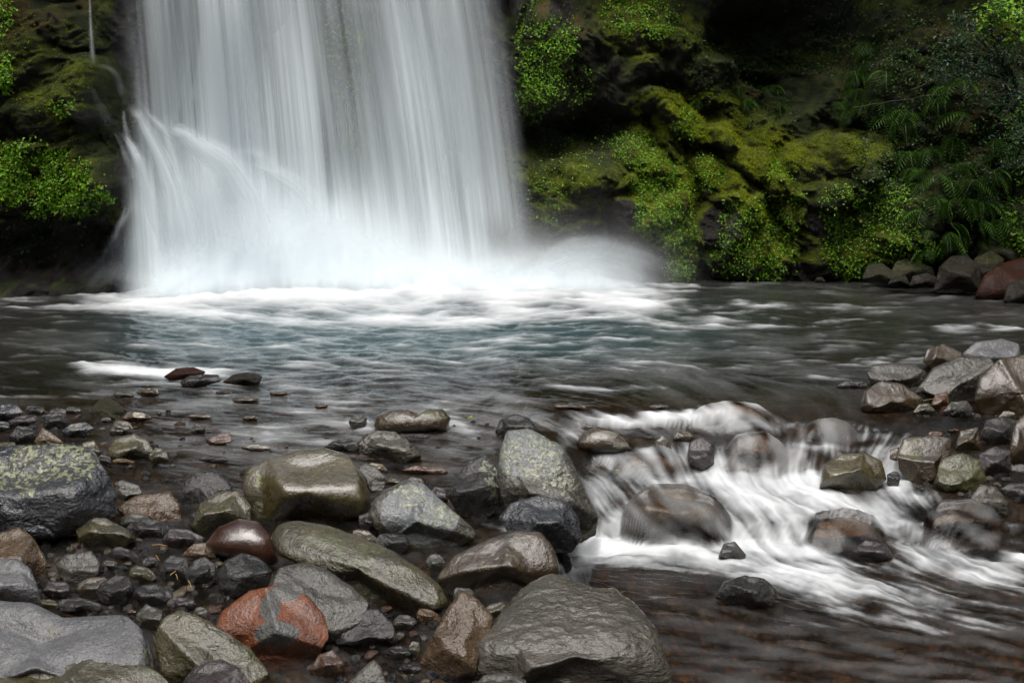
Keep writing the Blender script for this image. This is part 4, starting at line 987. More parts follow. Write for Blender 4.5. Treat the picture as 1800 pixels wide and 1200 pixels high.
def make_water():
    rws, cls = 640, 1200
    pys = np.concatenate([np.linspace(1420, 1210, 30)[:-1], np.linspace(1210, 478, rws - 29)])
    Yr = on_z(900 + 0 * pys, pys, np.full(len(pys), -.15))[:, 1]
    Yr = np.minimum.accumulate(Yr[::-1])[::-1]
    Yr = np.clip(Yr, None, 19.2)
    TW = 0.76
    t = np.linspace(-TW, TW, cls)
    Y = np.repeat(Yr[:, None], cls, 1)
    X = t[None, :] * Y
    Z = level(X, Y)
    px, py = project(np.stack([X, Y, Z], -1))
    hump = np.zeros_like(X)
    for (x, y, rx, ry, h) in HUMP:
        r2 = ((px - x) / rx) ** 2 + ((py - y) / ry) ** 2
        hump = hump + h * np.exp(-1.4 * r2)
    Z = Z + hump
    px, py = project(np.stack([X, Y, Z], -1))
    # thin sheets of water riding over these drowned rocks
    gi = np.arange(rws)
    cover = np.zeros_like(Z)
    lace = np.zeros_like(Z)
    for sd, lc_ in ((69, .13), (71, .10), (72, .34), (73, .24), (74, .24), (76, .06), (93, .10)):
        P = ROCK_V[sd]
        P = P[P[:, 2] > level(P[:, 0], P[:, 1]) - .05]
        ri = np.clip(np.interp(P[:, 1], Yr, gi), 0, rws - 1).round().astype(int)
        ci = np.clip((P[:, 0] / P[:, 1] + TW) / (2 * TW) * (cls - 1), 0, cls - 1).round().astype(int)
        a0, a1, b0, b1 = max(ri.min() - 12, 0), min(ri.max() + 12, rws), max(ci.min() - 12, 0), min(ci.max() + 12, cls)
        H = np.full((a1 - a0, b1 - b0), -9.0)
        np.maximum.at(H, (ri - a0, ci - b0), P[:, 2])
        for _ in range(3):                      # close the gaps between samples
            for ax in (0, 1):
                H = np.maximum(H, np.maximum(np.roll(H, 1, ax), np.roll(H, -1, ax)))
        base = Z[a0:a1, b0:b1]
        D = np.clip(H + .014 - base, 0, None)
        for _ in range(9):
            for ax in (0, 1):
                D = 0.5 * D + 0.25 * (np.roll(D, 1, ax) + np.roll(D, -1, ax))
        D = np.maximum(D, np.clip(H + .010 - base, 0, None) * (H > -8))
        for _ in range(7):
            for ax in (0, 1):
                D = 0.5 * D + 0.25 * (np.roll(D, 1, ax) + np.roll(D, -1, ax))
        Z[a0:a1, b0:b1] = base + D
        cover[a0:a1, b0:b1] = np.maximum(cover[a0:a1, b0:b1], sstep(0.0, .05, D))
        lace[a0:a1, b0:b1] = np.maximum(lace[a0:a1, b0:b1], lc_ * sstep(0.0, .05, D))
    px, py = project(np.stack([X, Y, Z], -1))
    FU, FV = flow_grid()

    def look(x, y):
        ci = np.clip((x - GX[0]) / GSTEP, 0, len(GX) - 1).astype(int); ri = np.clip((y - GY[0]) / GSTEP, 0, len(GY) - 1).astype(int)
        return FU[ri, ci], FV[ri, ci]

    pos = [(px, py)]
    NS = 16
    for sg in (1, -1):
        x, y = px, py
        for _ in range(NS):
            u, v = look(x, y)
            x = x + sg * u * 2.4; y = y + sg * v * 2.4
            pos.append((x, y))

    def lic(fx, fy, sub=NS, sd=0.0):
        pp = [pos[0]] + pos[1:1 + sub] + pos[1 + NS:1 + NS + sub]
        s = 0
        for (x, y) in pp:
            s = s + n2(x * fx + sd, y * fy + 40 + sd)
        s = s / len(pp)
        return (s - s.mean()) / (s.std() + 1e-6)

    far = sstep(760, 600, py)                # foreshortened water: flatter features
    a1 = lic(1 / 12, 1 / 6, 16); a2 = lic(1 / 5, 1 / 3.2, 12, 7); a3 = lic(1 / 26, 1 / 12, 16, 3)
    r1 = lic(1 / 7, 1 / 2.6, 6, 11); r2 = lic(1 / 20, 1 / 4.2, 12, 19); r3 = lic(1 / 4.5, 1 / 2.2, 4, 23)
    near_st = 0.5 * a1 + 0.4 * a2 + 0.45 * a3
    far_st = 0.5 * r2 + 0.36 * r1 + 0.35 * a3 + 0.15 * r3
    st = near_st * (1 - far) + far_st * far
    soft_st = (0.7 * a3 + 0.35 * a1) * (1 - far) + far_st * far
    patch = fbm2(px / 90, py / 26, 3) - .5
    A = blobs(px, py, FOAM)
    pool = sstep(7.0, 10, Y)
    A = A * (1 - 0.70 * cover)
    A = A * (1 + 0.9 * patch)
    x_ = A * 0.92 + st * 0.19 * sstep(0.02, .25, A) * (1.2 - 0.72 * np.clip(A, 0, 1.3)) - 0.10
    foam = sstep(0.0, 1.15, x_) ** 1.1
    foam = foam * np.clip(0.76 + 0.21 * near_st * (1 - far) + 0.07 * far_st * far + .15 * far, .35, 1)
    # thin milky film and painted pale glints stretched by the current
    fl = 0.015 + 0.05 * np.exp(-((py - 635) / 55) ** 2) * sstep(1750, 1200, px) * sstep(-50, 350, px) + .10 * np.exp(-((py - 735) / 70) ** 2) * sstep(150, 420, px) * sstep(1000, 850, px) + .022 * sstep(1000, 1060, py) * sstep(1000, 1400, px)
    film = fl * np.clip(0.6 + 0.7 * soft_st + 2.2 * patch, 0, 4)
    foam = np.clip(np.maximum(foam, film * (1 - cover)) + np.clip(lace * (1 + 0.75 * a3 + .35 * a1), 0, .6), 0, .90)
    foam = foam + 0.05 * np.clip(r2 * .6 + r1 * .5 - 0.8, 0, 2) * pool
    foam = np.clip(foam, 0, .9) * sstep(0.0, 0.6, 18.2 - Y)
    # waves
    rough = 0.004 + 0.008 * pool + 0.010 * np.exp(-((py - 515) / 36) ** 2) * sstep(80, 300, px) * sstep(1250, 1000, px)
    rapid = sstep(0.25, 0.8, A) * (1 - pool)
    wv = np.clip(0.40 * r2 + 0.35 * r1 + 0.15 * r3 + 0.2 * a3, -2.5, 2.5)
    cross = fbm2(X * 2.2 + 7, Y * 3.2 + 3, 3) - 0.5
    Z = Z + wv * rough * (1 - .6 * cover) + cross * 0.04 * pool + (fbm2(X * 7, Y * 7, 3) - .5) * 0.014 * (1 - cover) + rapid * (0.008 * a3 + 0.005 * a1 + 0.05 * (fbm2(X * 5 + 9, Y * 5, 3) - .5)) * (1 - cover)
    Z = Z + 0.10 * np.exp(-((py - 503) / 20) ** 2) * sstep(200, 420, px) * sstep(1150, 900, px) * (0.6 + 0.8 * fbm2(X * 1.3, Y * 1.3 + 60, 3))
    murk = 0.22 + 0.63 * sstep(690, 600, py)
    murk = np.clip(murk - .25 * cover - .08 * sstep(960, 1060, py), 0, 1)
    teal = np.exp(-((py - 590) / 60) ** 2) * sstep(50, 450, px) * sstep(1500, 900, px) + 0.6 * rapid
    V = np.stack([X, Y, Z], -1)
    me = make_mesh("water", V.reshape(-1, 3), grid_faces(rws, cls), {"foam": foam, "murk": murk, "teal": np.clip(teal, 0, 1)})
    k = NT("stream_water")
    co = k.objco()
    fo = k.attr("foam"); mu = k.attr("murk"); te = k.attr("teal")
    st_ = k.n("ShaderNodeMapping", {"Vector": co, "Scale": (1.0, 2.0, 1.0)}).outputs[0]
    bp = k.n("ShaderNodeBump", {"Height": k.noise(st_, 16.0, 5, 0.6), "Strength": 0.12, "Distance": 0.02})
    dcol = k.mix(te, (0.019, 0.0185, 0.0155), (0.036, 0.066, 0.074))
    dif = k.n("ShaderNodeBsdfDiffuse", {"Color": dcol})
    tr = k.n("ShaderNodeBsdfTransparent", {"Color": (0.66, 0.53, 0.38, 1)})
    body = k.n("ShaderNodeMixShader", {0: mu, 1: tr.outputs[0], 2: dif.outputs[0]})
    gl = k.n("ShaderNodeBsdfGlossy", {"Color": (0.9, 0.93, 0.95, 1), "Roughness": 0.16, "Normal": bp.outputs[0]})
    fr = k.n("ShaderNodeFresnel", {"IOR": 1.33, "Normal": bp.outputs[0]})
    s1 = k.n("ShaderNodeMixShader", {0: k.math('MULTIPLY', fr.outputs[0], 0.8), 1: body.outputs[0], 2: gl.outputs[0]})
    fd = k.n("ShaderNodeBsdfDiffuse", {"Color": (0.74, 0.77, 0.79, 1)})
    ft = k.n("ShaderNodeBsdfTranslucent", {"Color": (0.74, 0.77, 0.79, 1)})
    fm = k.n("ShaderNodeMixShader", {0: 0.2, 1: fd.outputs[0], 2: ft.outputs[0]})
    s2 = k.n("ShaderNodeMixShader", {0: fo, 1: s1.outputs[0], 2: fm.outputs[0]})
    o = add_obj("water", me, k.surf(s2.outputs[0]))
    tag(o, kind="structure")


make_water()

# ------------------------------------------------------------------ waterfall
def falls_mat(name, k_tr=0.45):
    k = NT(name)
    al = k.attr("veil")
    col = (0.86, 0.93, 0.965, 1)
    fd = k.n("ShaderNodeBsdfDiffuse", {"Color": col})
    ft = k.n("ShaderNodeBsdfTranslucent", {"Color": col})
    fm = k.n("ShaderNodeMixShader", {0: k_tr, 1: fd.outputs[0], 2: ft.outputs[0]})
    tr = k.n("ShaderNodeBsdfTransparent")
    s = k.n("ShaderNodeMixShader", {0: al, 1: tr.outputs[0], 2: fm.outputs[0]})
    return k.surf(s.outputs[0])


VEIL = falls_mat("falling_water")
# streams: photo x at the top edge, x at the foot, half width, density
STREAMS = [(225, 262, 26, .30), (262, 300, 24, .34), (300, 345, 30, .55), (345, 385, 26, .62), (390, 425, 36, .95), (440, 470, 28, .62), (480, 520, 24, .45), (515, 560, 22, .55), (550, 600, 26, .35), (600, 660, 26, .28), (640, 705, 20, .26), (690, 760, 26, .62), (715, 795, 20, .45), (760, 830, 22, .36), (800, 868, 22, .42), (840, 905, 20, .36), (868, 930, 14, .22)]


def make_falls():
    root = bpy.data.objects.new("waterfall", None)
    COL.objects.link(root)
    root.location = (-3.0, 17.0, 0)
    tag(root, "silky white waterfall dropping into the pool against the mossy cliff", "waterfall")
    layers = [(17.35, 0, .80, 0.0), (16.95, 1, .80, .10), (16.6, 2, .68, -.06)]
    for (Yl, sd, gain, offx) in layers:
        r, c = 170, 1100
        pyv = np.linspace(-210, 524, r)
        pxv = np.linspace(150, 965, c)
        PY = np.repeat(pyv[:, None], c, 1)
        S0 = np.repeat(pxv[None, :], r, 0)                   # stream coordinate = x at the foot (row 470)
        tt = (470 - PY) / 470.0
        lean = np.interp(S0, [200, 420, 560, 700, 930], [36, 34, 46, 66, 62])
        PX = S0 - lean * tt * (0.75 + 0.25 * tt)
        rs = np.random.default_rng(40 + sd)
        o1 = rs.random() * 100
        sn = 0.40 * n2(S0 / 6.0 + o1, PY / 300.0 + o1) + 0.45 * n2(S0 / 13.0 + o1, PY / 340 + 3) + 0.22 * n2(S0 / 2.6 + o1, PY / 200 + 9) + .50 * n2(S0 / 36.0 + o1, PY / 420 + 5)
        sn = (sn - sn.mean()) / sn.std()
        base = np.zeros_like(S0)
        for (xt, xb, hw, dn) in STREAMS:
            e = np.exp(-((S0 - xb) / (hw * (1 + .35 * sstep(0, 500, PY)))) ** 2) * dn
            base = base + e
        base = base + .16 * sstep(250, 330, S0) * sstep(930, 840, S0)
        base = base * (0.72 + 0.22 * sstep(-50, 200, PY))
        # the spray thickens towards the foot
        foot = sstep(250, 470, PY) * np.exp(-((S0 - 505) / 200) ** 2) * 1.0 + .55 * sstep(380, 490, PY) * np.exp(-((S0 - 640) / 170) ** 2)
        foot = foot + .75 * sstep(240, 380, PY - 0.35 * (S0 - 300)) * np.exp(-((S0 - 350) / 95) ** 2)
        foot = foot + .25 * sstep(100, 420, PY) * np.exp(-((S0 - 400) / 110) ** 2)
        dark = 0.45 * np.exp(-(((S0 - 880) / 34) ** 2 + ((PY - 430) / 46) ** 2)) + .14 * np.exp(-(((S0 - 655) / 50) ** 2 + ((PY - 100) / 110) ** 2))
        al = (base * 0.66 + foot * 0.66 - dark * .6) * (1 + .12 * sstep(250, 460, PY))
        al = al * (1 + 0.33 * sn * (1 - .4 * sstep(330, 480, PY))) * gain * 1.45
        al = al * sstep(232 - 36 * sstep(150, 420, PY), 300 - 55 * sstep(120, 400, PY), S0 + 18 * (n2(PY / 50 + o1, PY * 0) - .5)) * sstep(958, 872, S0 + 14 * n2(PY / 160 + o1, PY * 0)) ** .8
        lowcut = sstep(522, 488, PY + 10 * n2(S0 / 20 + o1, S0 * 0))
        al = np.clip(al * lowcut, 0, .97)
        # side rocks interrupt the lowest left edge
        Yd = Yl + 0.5 * (n2(S0 / 60 + o1, PY / 300) - .5) + 0.10 * tt
        Yd = Yd - 1.15 * np.exp(-((S0 - 262) / 125) ** 2)
        P = at_y(PX + offx * 40, PY, Yd)
        loc = np.array(root.location)
        me = make_mesh("water_curtain", (P - loc).reshape(-1, 3), grid_faces(r, c), {"veil": al})
        add_obj("water_curtain", me, VEIL, root)
    # spray thrown up where the water lands
    for i in range(4):
        r, c = 60, 420
        v = np.linspace(0, 1, r)[:, None]; sx = np.linspace(205, 1210, c)[None, :]
        o1 = 31.7 * i + 3
        hgt = (0.75 + 1.0 * np.exp(-((sx - 520) / 190) ** 2) + .22 * np.exp(-((sx - 1000) / 75) ** 2)) * (0.75 + 0.5 * n2(sx / 130 + o1, sx * 0 + i) + .12 * n2(sx / 22 + o1, sx * 0 + i)) * sstep(1230, 1080, sx) * (0.85 + .12 * i)
        Yb_ = 15.45 - 0.85 * np.exp(-((sx - 275) / 140) ** 2) + 0.12 * i
        X_ = (sx - 900) / F * (Yb_ + .35)
        Pz = v * hgt + 0.0
        Py = Yb_ + 0.60 * v * hgt + 0.12 * (n2(sx / 40 + o1, v * 3) - .5)
        Px = X_ + 0.05 * (n2(sx / 30, v * 4 + o1) - .5) + .12 * v
        nz = 0.5 * n2(sx / 26 + o1 + v * 2.0, v * 2.2 + o1) + 0.3 * n2(sx / 9 + o1 + v * 3, v * 3 + o1) + .3 * n2(sx / 60 + o1, v + o1)
        d = 0.36 + 0.75 * np.exp(-((sx - 520) / 260) ** 2) + .25 * np.exp(-((sx - 960) / 90) ** 2)
        al = d * sstep(-.06, .16, v + .10 * (n2(sx / 40 + o1, v * 2) - .5)) * (1 - v) ** 2.6 * (0.35 + 1.5 * nz) * sstep(205, 330, sx) * sstep(1200, 1000, sx)
        P = np.stack([Px + 0 * v, Py, Pz], -1)
        me = make_mesh("spray_sheet", (P - np.array(root.location)).reshape(-1, 3), grid_faces(r, c), {"veil": np.clip(al, 0, .8)})
        add_obj("spray_sheet", me, VEIL, root)
    return root


make_falls()

# ---- side cascade that runs over the ledge on the left
CASC = [  # photo polyline, half width px, density
    ([(157, -20), (159, 40), (161, 80), (164, 116)], 1.8, .34),
    ([(166, 118), (185, 116), (205, 128), (215, 165), (222, 188)], 3.5, .16), ([(158, 150), (170, 175), (185, 205), (200, 228)], 4, .10),
    ([(218, 192), (228, 190), (245, 205), (262, 240), (285, 285), (302, 330), (315, 400), (325, 490)], 13, .75),
    ([(222, 192), (240, 200), (256, 232), (276, 275), (292, 330), (300, 400), (306, 490)], 5, .6),
    ([(218, 192), (217, 210), (224, 240), (232, 280)], 3, .35),
    ([(236, 180), (250, 186), (262, 205), (290, 232), (300, 262), (318, 330), (338, 400), (350, 490)], 9, .6),
    ([(200, 230), (215, 238), (235, 262), (250, 300), (262, 345), (272, 420), (280, 495)], 9, .7),
    ([(206, 234), (225, 250), (240, 282), (250, 330), (254, 400), (256, 495)], 4, .5),
    ([(200, 230), (212, 252), (225, 285), (243, 322)], 3, .35),
    ([(270, 205), (290, 210), (300, 232), (320, 238), (345, 262), (370, 330), (385, 420), (392, 490)], 16, .5),
    ([(300, 240), (325, 238), (350, 258), (395, 290), (430, 350), (450, 430), (460, 490)], 22, .5),
    ([(340, 250), (380, 262), (420, 300), (455, 360), (480, 430), (490, 480)], 14, .4),
    ([(400, 272), (440, 270), (475, 288), (500, 325), (520, 360), (545, 420), (556, 470)], 14, .22),
    ([(430, 290), (470, 300), (520, 330), (560, 380), (590, 450)], 16, .3),
    ([(240, 345), (232, 365), (215, 390), (205, 410), (190, 450)], 4, .25), ([(222, 360), (214, 385), (200, 420), (170, 470)], 3, .15),
    ([(238, 345), (240, 380), (238, 440), (226, 500)], 3, .4), ([(250, 350), (249, 400), (244, 500)], 3, .45), ([(262, 340), (262, 400), (262, 500)], 4, .4), ([(270, 330), (273, 400), (280, 500)], 5, .5),
    ([(250, 400), (238, 440), (215, 500)], 8, .3), ([(240, 400), (222, 450), (190, 505)], 10, .16), ([(262, 400), (258, 440), (246, 505)], 8, .35), ([(225, 410), (195, 460), (150, 510)], 14, .08),
]


SPLASH = [  # spray curling off the foot of the fall against the bank
    ([(930, 492), (960, 458), (1000, 438), (1050, 440), (1110, 460), (1170, 488)], 15, 0.18),
    ([(930, 500), (965, 470), (1005, 452), (1055, 455), (1105, 472), (1150, 496)], 18, 0.25),
    ([(940, 505), (985, 478), (1030, 470), (1080, 480), (1130, 500)], 18, 0.25),
    ([(925, 488), (965, 446), (1010, 424), (1070, 430), (1140, 456), (1215, 492)], 7, 0.10),
    ([(1000, 436), (1060, 432), (1130, 448), (1200, 478)], 4, 0.08), ([(990, 446), (1060, 446), (1140, 466), (1205, 494)], 5, 0.10),
    ([(880, 500), (905, 470), (935, 455), (965, 470), (985, 500)], 14, 0.18), ([(820, 500), (850, 478), (885, 474), (915, 498)], 14, 0.18),
]


def make_cascade(kind="side"):
    if kind == "side":
        root = bpy.data.objects.new("side_cascade", None)
        COL.objects.link(root)
        root.location = (-5.2, 16.4, 0)
        tag(root, "thin braided cascade spilling over the dark ledge at the waterfall's left side", "cascade")
        lines = CASC
    else:
        root = bpy.data.objects["waterfall"]
        lines = SPLASH
    loc = np.array(root.location)
    V = cliff_data['V']; cpx = cliff_data['px']; cpy = cliff_data['py']
    for i, (pl, hw, dn) in enumerate(lines):
        pl = np.array(pl, float)
        seg = np.r_[0, np.cumsum(np.hypot(*np.diff(pl, axis=0).T))]
        n = max(24, int(seg[-1] / 4))
        tq = np.linspace(0, seg[-1], n)
        x = np.interp(tq, seg, pl[:, 0]); y = np.interp(tq, seg, pl[:, 1])
        ker = np.hanning(9); ker /= ker.sum()
        x = np.convolve(np.pad(x, 4, mode='edge'), ker, 'valid'); y = np.convolve(np.pad(y, 4, mode='edge'), ker, 'valid')
        dx, dy = np.gradient(x), np.gradient(y); L = np.hypot(dx, dy) + 1e-6
        nx, ny = -dy / L, dx / L
        m = 25
        s = np.linspace(-1, 1, m)
        wd = hw * (0.55 + 2.05 * np.linspace(0, 1, n) ** 0.9) * 1.5
        PX = x[:, None] + nx[:, None] * s[None] * wd[:, None]; PY = y[:, None] + ny[:, None] * s[None] * wd[:, None]
        # depth just in front of the cliff along this line
        dep = np.empty(n)
        for j in range(n):
            d2 = (cpx - x[j]) ** 2 + (cpy - y[j]) ** 2
            q = d2 < 60
            yy = V[..., 1][q]
            yy = yy[yy > 12]
            dep[j] = yy.min() if len(yy) else np.nan
        ok = ~np.isnan(dep)
        dep = np.interp(np.arange(n), np.arange(n)[ok], dep[ok]) if ok.any() else np.full(n, 16.6)
        dep = np.minimum(dep, np.linspace(dep[0], min(dep.min(), 16.9), n) + 2)
        k9 = np.hanning(13); k9 /= k9.sum()
        dep = np.convolve(np.pad(dep, 6, mode='edge'), k9, 'valid') - 0.10
        dep = dep * (1 - sstep(215, 245, x)) + np.minimum(dep, 15.45) * sstep(215, 245, x)
        if kind != "side":
            dep = np.full(n, 16.0 - .05 * i) + .35 * np.linspace(0, 1, n)
        Yd = dep[:, None] - 0.10 * (1 - s[None] ** 2) * (hw / 10)
        P = at_y(PX, PY, Yd)
        prof = np.exp(-2.6 * s ** 2) - np.exp(-2.6)
        st = 0.45 * n2(s[None] * hw / 1.5 + 50 + i * 9, tq[:, None] / 120) + 0.35 * n2(s[None] * hw / 0.8 + 20 + i * 9, tq[:, None] / 90) + .3 * n2(s[None] * hw / 4 + 20 + i * 9, tq[:, None] / 160)
        al = prof[None] * dn * (0.25 + 1.5 * st)
        e = np.linspace(0, 1, n)
        al = al * sstep(0, .20 if hw > 3 else .06, e)[:, None] * sstep(1.0, .6, e)[:, None] ** .6
        nm_ = "water_strand" if kind == "side" else "spray_strand"
        me = make_mesh(nm_, (P - loc).reshape(-1, 3), grid_faces(n, m), {"veil": np.clip(al, 0, .95)})
        add_obj(nm_, me, VEIL, root)


make_cascade()
make_cascade("splash")

# ---- spray hanging over the foot of the fall
def make_mist():
    me = bpy.data.meshes.new("mist")
    a = at_y(130, 500, 17.6); b = at_y(1330, 500, 17.6)
    x0, x1 = a[0], b[0]
    y0, y1, z0, z1 = 15.2, 17.9, 0.02, 2.2
    V = [(x, y, z) for x in (x0, x1) for y in (y0, y1) for z in (z0, z1)]
    Fc = [(0, 1, 3, 2), (4, 6, 7, 5), (0, 4, 5, 1), (2, 3, 7, 6), (0, 2, 6, 4), (1, 5, 7, 3)]
    me.from_pydata(V, [], Fc)
    k = NT("spray_mist")
    co = k.objco()
    sp = k.n("ShaderNodeSeparateXYZ", {0: co})
    zf = k.math('POWER', k.mr(sp.outputs[2], 0.0, 1.7, 1.0, 0.0), 1.8)
    cxm = (x0 + x1) / 2 - 0.5
    xf = k.math('MULTIPLY', k.mr(sp.outputs[0], x0, x0 + 3.2, 0, 1), k.mr(sp.outputs[0], x1 - 6.0, x1 - .8, 1, 0))
    yf = k.math('MULTIPLY', k.mr(sp.outputs[1], y0, y0 + 1.1, 0, 1), k.mr(sp.outputs[1], y1 - .4, y1, 1, 0))
    nz = k.mr(k.noise(co, 0.9, 3, 0.5), 0.35, 0.7, 0.25, 1.0)
    d = k.math('MULTIPLY', k.math('MULTIPLY', zf, xf), k.math('MULTIPLY', yf, nz))
    d = k.math('MULTIPLY', d, 1.5)
    pv = k.n("ShaderNodeVolumePrincipled", {"Color": (0.93, 0.95, 0.97, 1), "Density": d, "Anisotropy": 0.2})
    k.t.links.new(pv.outputs[0], k.out.inputs["Volume"])
    o = add_obj("mist", me, k.m)
    tag(o, kind="stuff")


make_mist()
cy.volume_step_rate = 4.0
cy.volume_max_steps = 64

# ------------------------------------------------------------------ plants
def leaf_mat(name, c1, c2, c3, spec=0.4, rough=0.45):
    k = NT(name)
    r = k.n("ShaderNodeNewGeometry").outputs["Random Per Island"]
    col = k.mix(k.mr(r, 0.0, 0.75, smooth=False), c1, c2)
    col = k.mix(k.mr(r, 0.90, 1.0, smooth=False), col, c3)
    col = k.mix(k.mr(k.noise(k.objco(), 5.0, 4, .6), 0.48, 0.75), col, tuple(x * .55 for x in c1))
    p = k.n("ShaderNodeBsdfPrincipled", {"Base Color": col, "Roughness": rough, "Specular IOR Level": spec})
    t = k.n("ShaderNodeBsdfTranslucent", {"Color": col})
    m = k.n("ShaderNodeMixShader", {0: 0.25, 1: p.outputs[0], 2: t.outputs[0]})
    return k.surf(m.outputs[0])


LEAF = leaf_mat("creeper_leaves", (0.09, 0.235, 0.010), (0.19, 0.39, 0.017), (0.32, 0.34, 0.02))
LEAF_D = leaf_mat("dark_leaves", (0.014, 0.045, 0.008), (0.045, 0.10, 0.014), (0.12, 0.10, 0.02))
LEAF_B = leaf_mat("glossy_blue_leaves", (0.018, 0.045, 0.02), (0.034, 0.08, 0.036), (0.06, 0.11, 0.025), spec=0.35, rough=0.42)
FERN = leaf_mat("fern_green", (0.04, 0.11, 0.014), (0.085, 0.18, 0.024), (0.07, 0.12, 0.02))
MOSSB = leaf_mat("moss_fibres", (0.05, 0.075, 0.003), (0.23, 0.28, 0.006), (0.36, 0.37, 0.01), spec=.1, rough=.9)
TWIG = NT("twig_bark")
TWIG = TWIG.surf(TWIG.n("ShaderNodeBsdfPrincipled", {"Base Color": TWIG.mix(TWIG.noise(TWIG.objco(), 20.0), (0.015, 0.011, 0.007), (0.045, 0.033, 0.022)), "Roughness": 0.8}).outputs[0])


def leaves_from(P, N, size, spread=0.6, droop=0.3, aspect=0.62, seed=0):
    """one small folded leaf per point, facing roughly along N"""
    rs = np.random.default_rng(seed)
    n = len(P)
    nn = N + rs.normal(0, spread, (n, 3)); nn[:, 2] += 0.35
    nn /= np.linalg.norm(nn, axis=1, keepdims=True)
    t = rs.normal(0, 1, (n, 3)); t[:, 2] -= droop * 2
    t -= (t * nn).sum(1, keepdims=True) * nn
    t /= np.linalg.norm(t, axis=1, keepdims=True) + 1e-9
    b = np.cross(nn, t)
    s = (size * (.4 + 1.1 * rs.random(n) ** 1.5))[:, None]
    w_ = s * aspect * 0.5
    v0 = P; v1 = P + t * s * .45 + b * w_ + nn * s * .10; v2 = P + t * s - nn * s * .12; v3 = P + t * s * .45 - b * w_ + nn * s * .10
    V = np.stack([v0, v1, v2, v3], 1).reshape(-1, 3)
    Fc = np.arange(n * 4).reshape(n, 4)
    return V, Fc


cV, cN = cliff_data['V'].reshape(-1, 3), cliff_data['N'].reshape(-1, 3)
cpx, cpy, cmoss = cliff_data['px'].ravel(), cliff_data['py'].ravel(), cliff_data['moss'].ravel()
front = (cV[:, 1] > 11) & (cpx > -60) & (cpx < 1880) & (cpy > -90) & (cpy < 520)
idx_all = np.where(front)[0]


def sample_zone(ells, n, seed, clump=7.0, cut=.42):
    rs = np.random.default_rng(seed)
    x, y = cpx[idx_all], cpy[idx_all]
    w_ = np.zeros(len(idx_all))
    for (ex, ey, rx, ry, ro) in ells:
        c_, s_ = math.cos(R(ro)), math.sin(R(ro))
        u = ((x - ex) * c_ + (y - ey) * s_) / rx; v = (-(x - ex) * s_ + (y - ey) * c_) / ry
        w_ = np.maximum(w_, sstep(1.15, 0.45, u * u + v * v))
    cl = fbm3(cV[idx_all] * clump + seed, 3)
    w_ = w_ * sstep(cut - .12, cut + .1, cl)
    w_ = w_ + 1e-12
    pick = rs.choice(len(idx_all), n, p=w_ / w_.sum())
    I = idx_all[pick]
    P = cV[I] + rs.normal(0, .02, (n, 3)) + cN[I] * np.abs(rs.normal(.02, .04, n))[:, None]
    return P, cN[I]


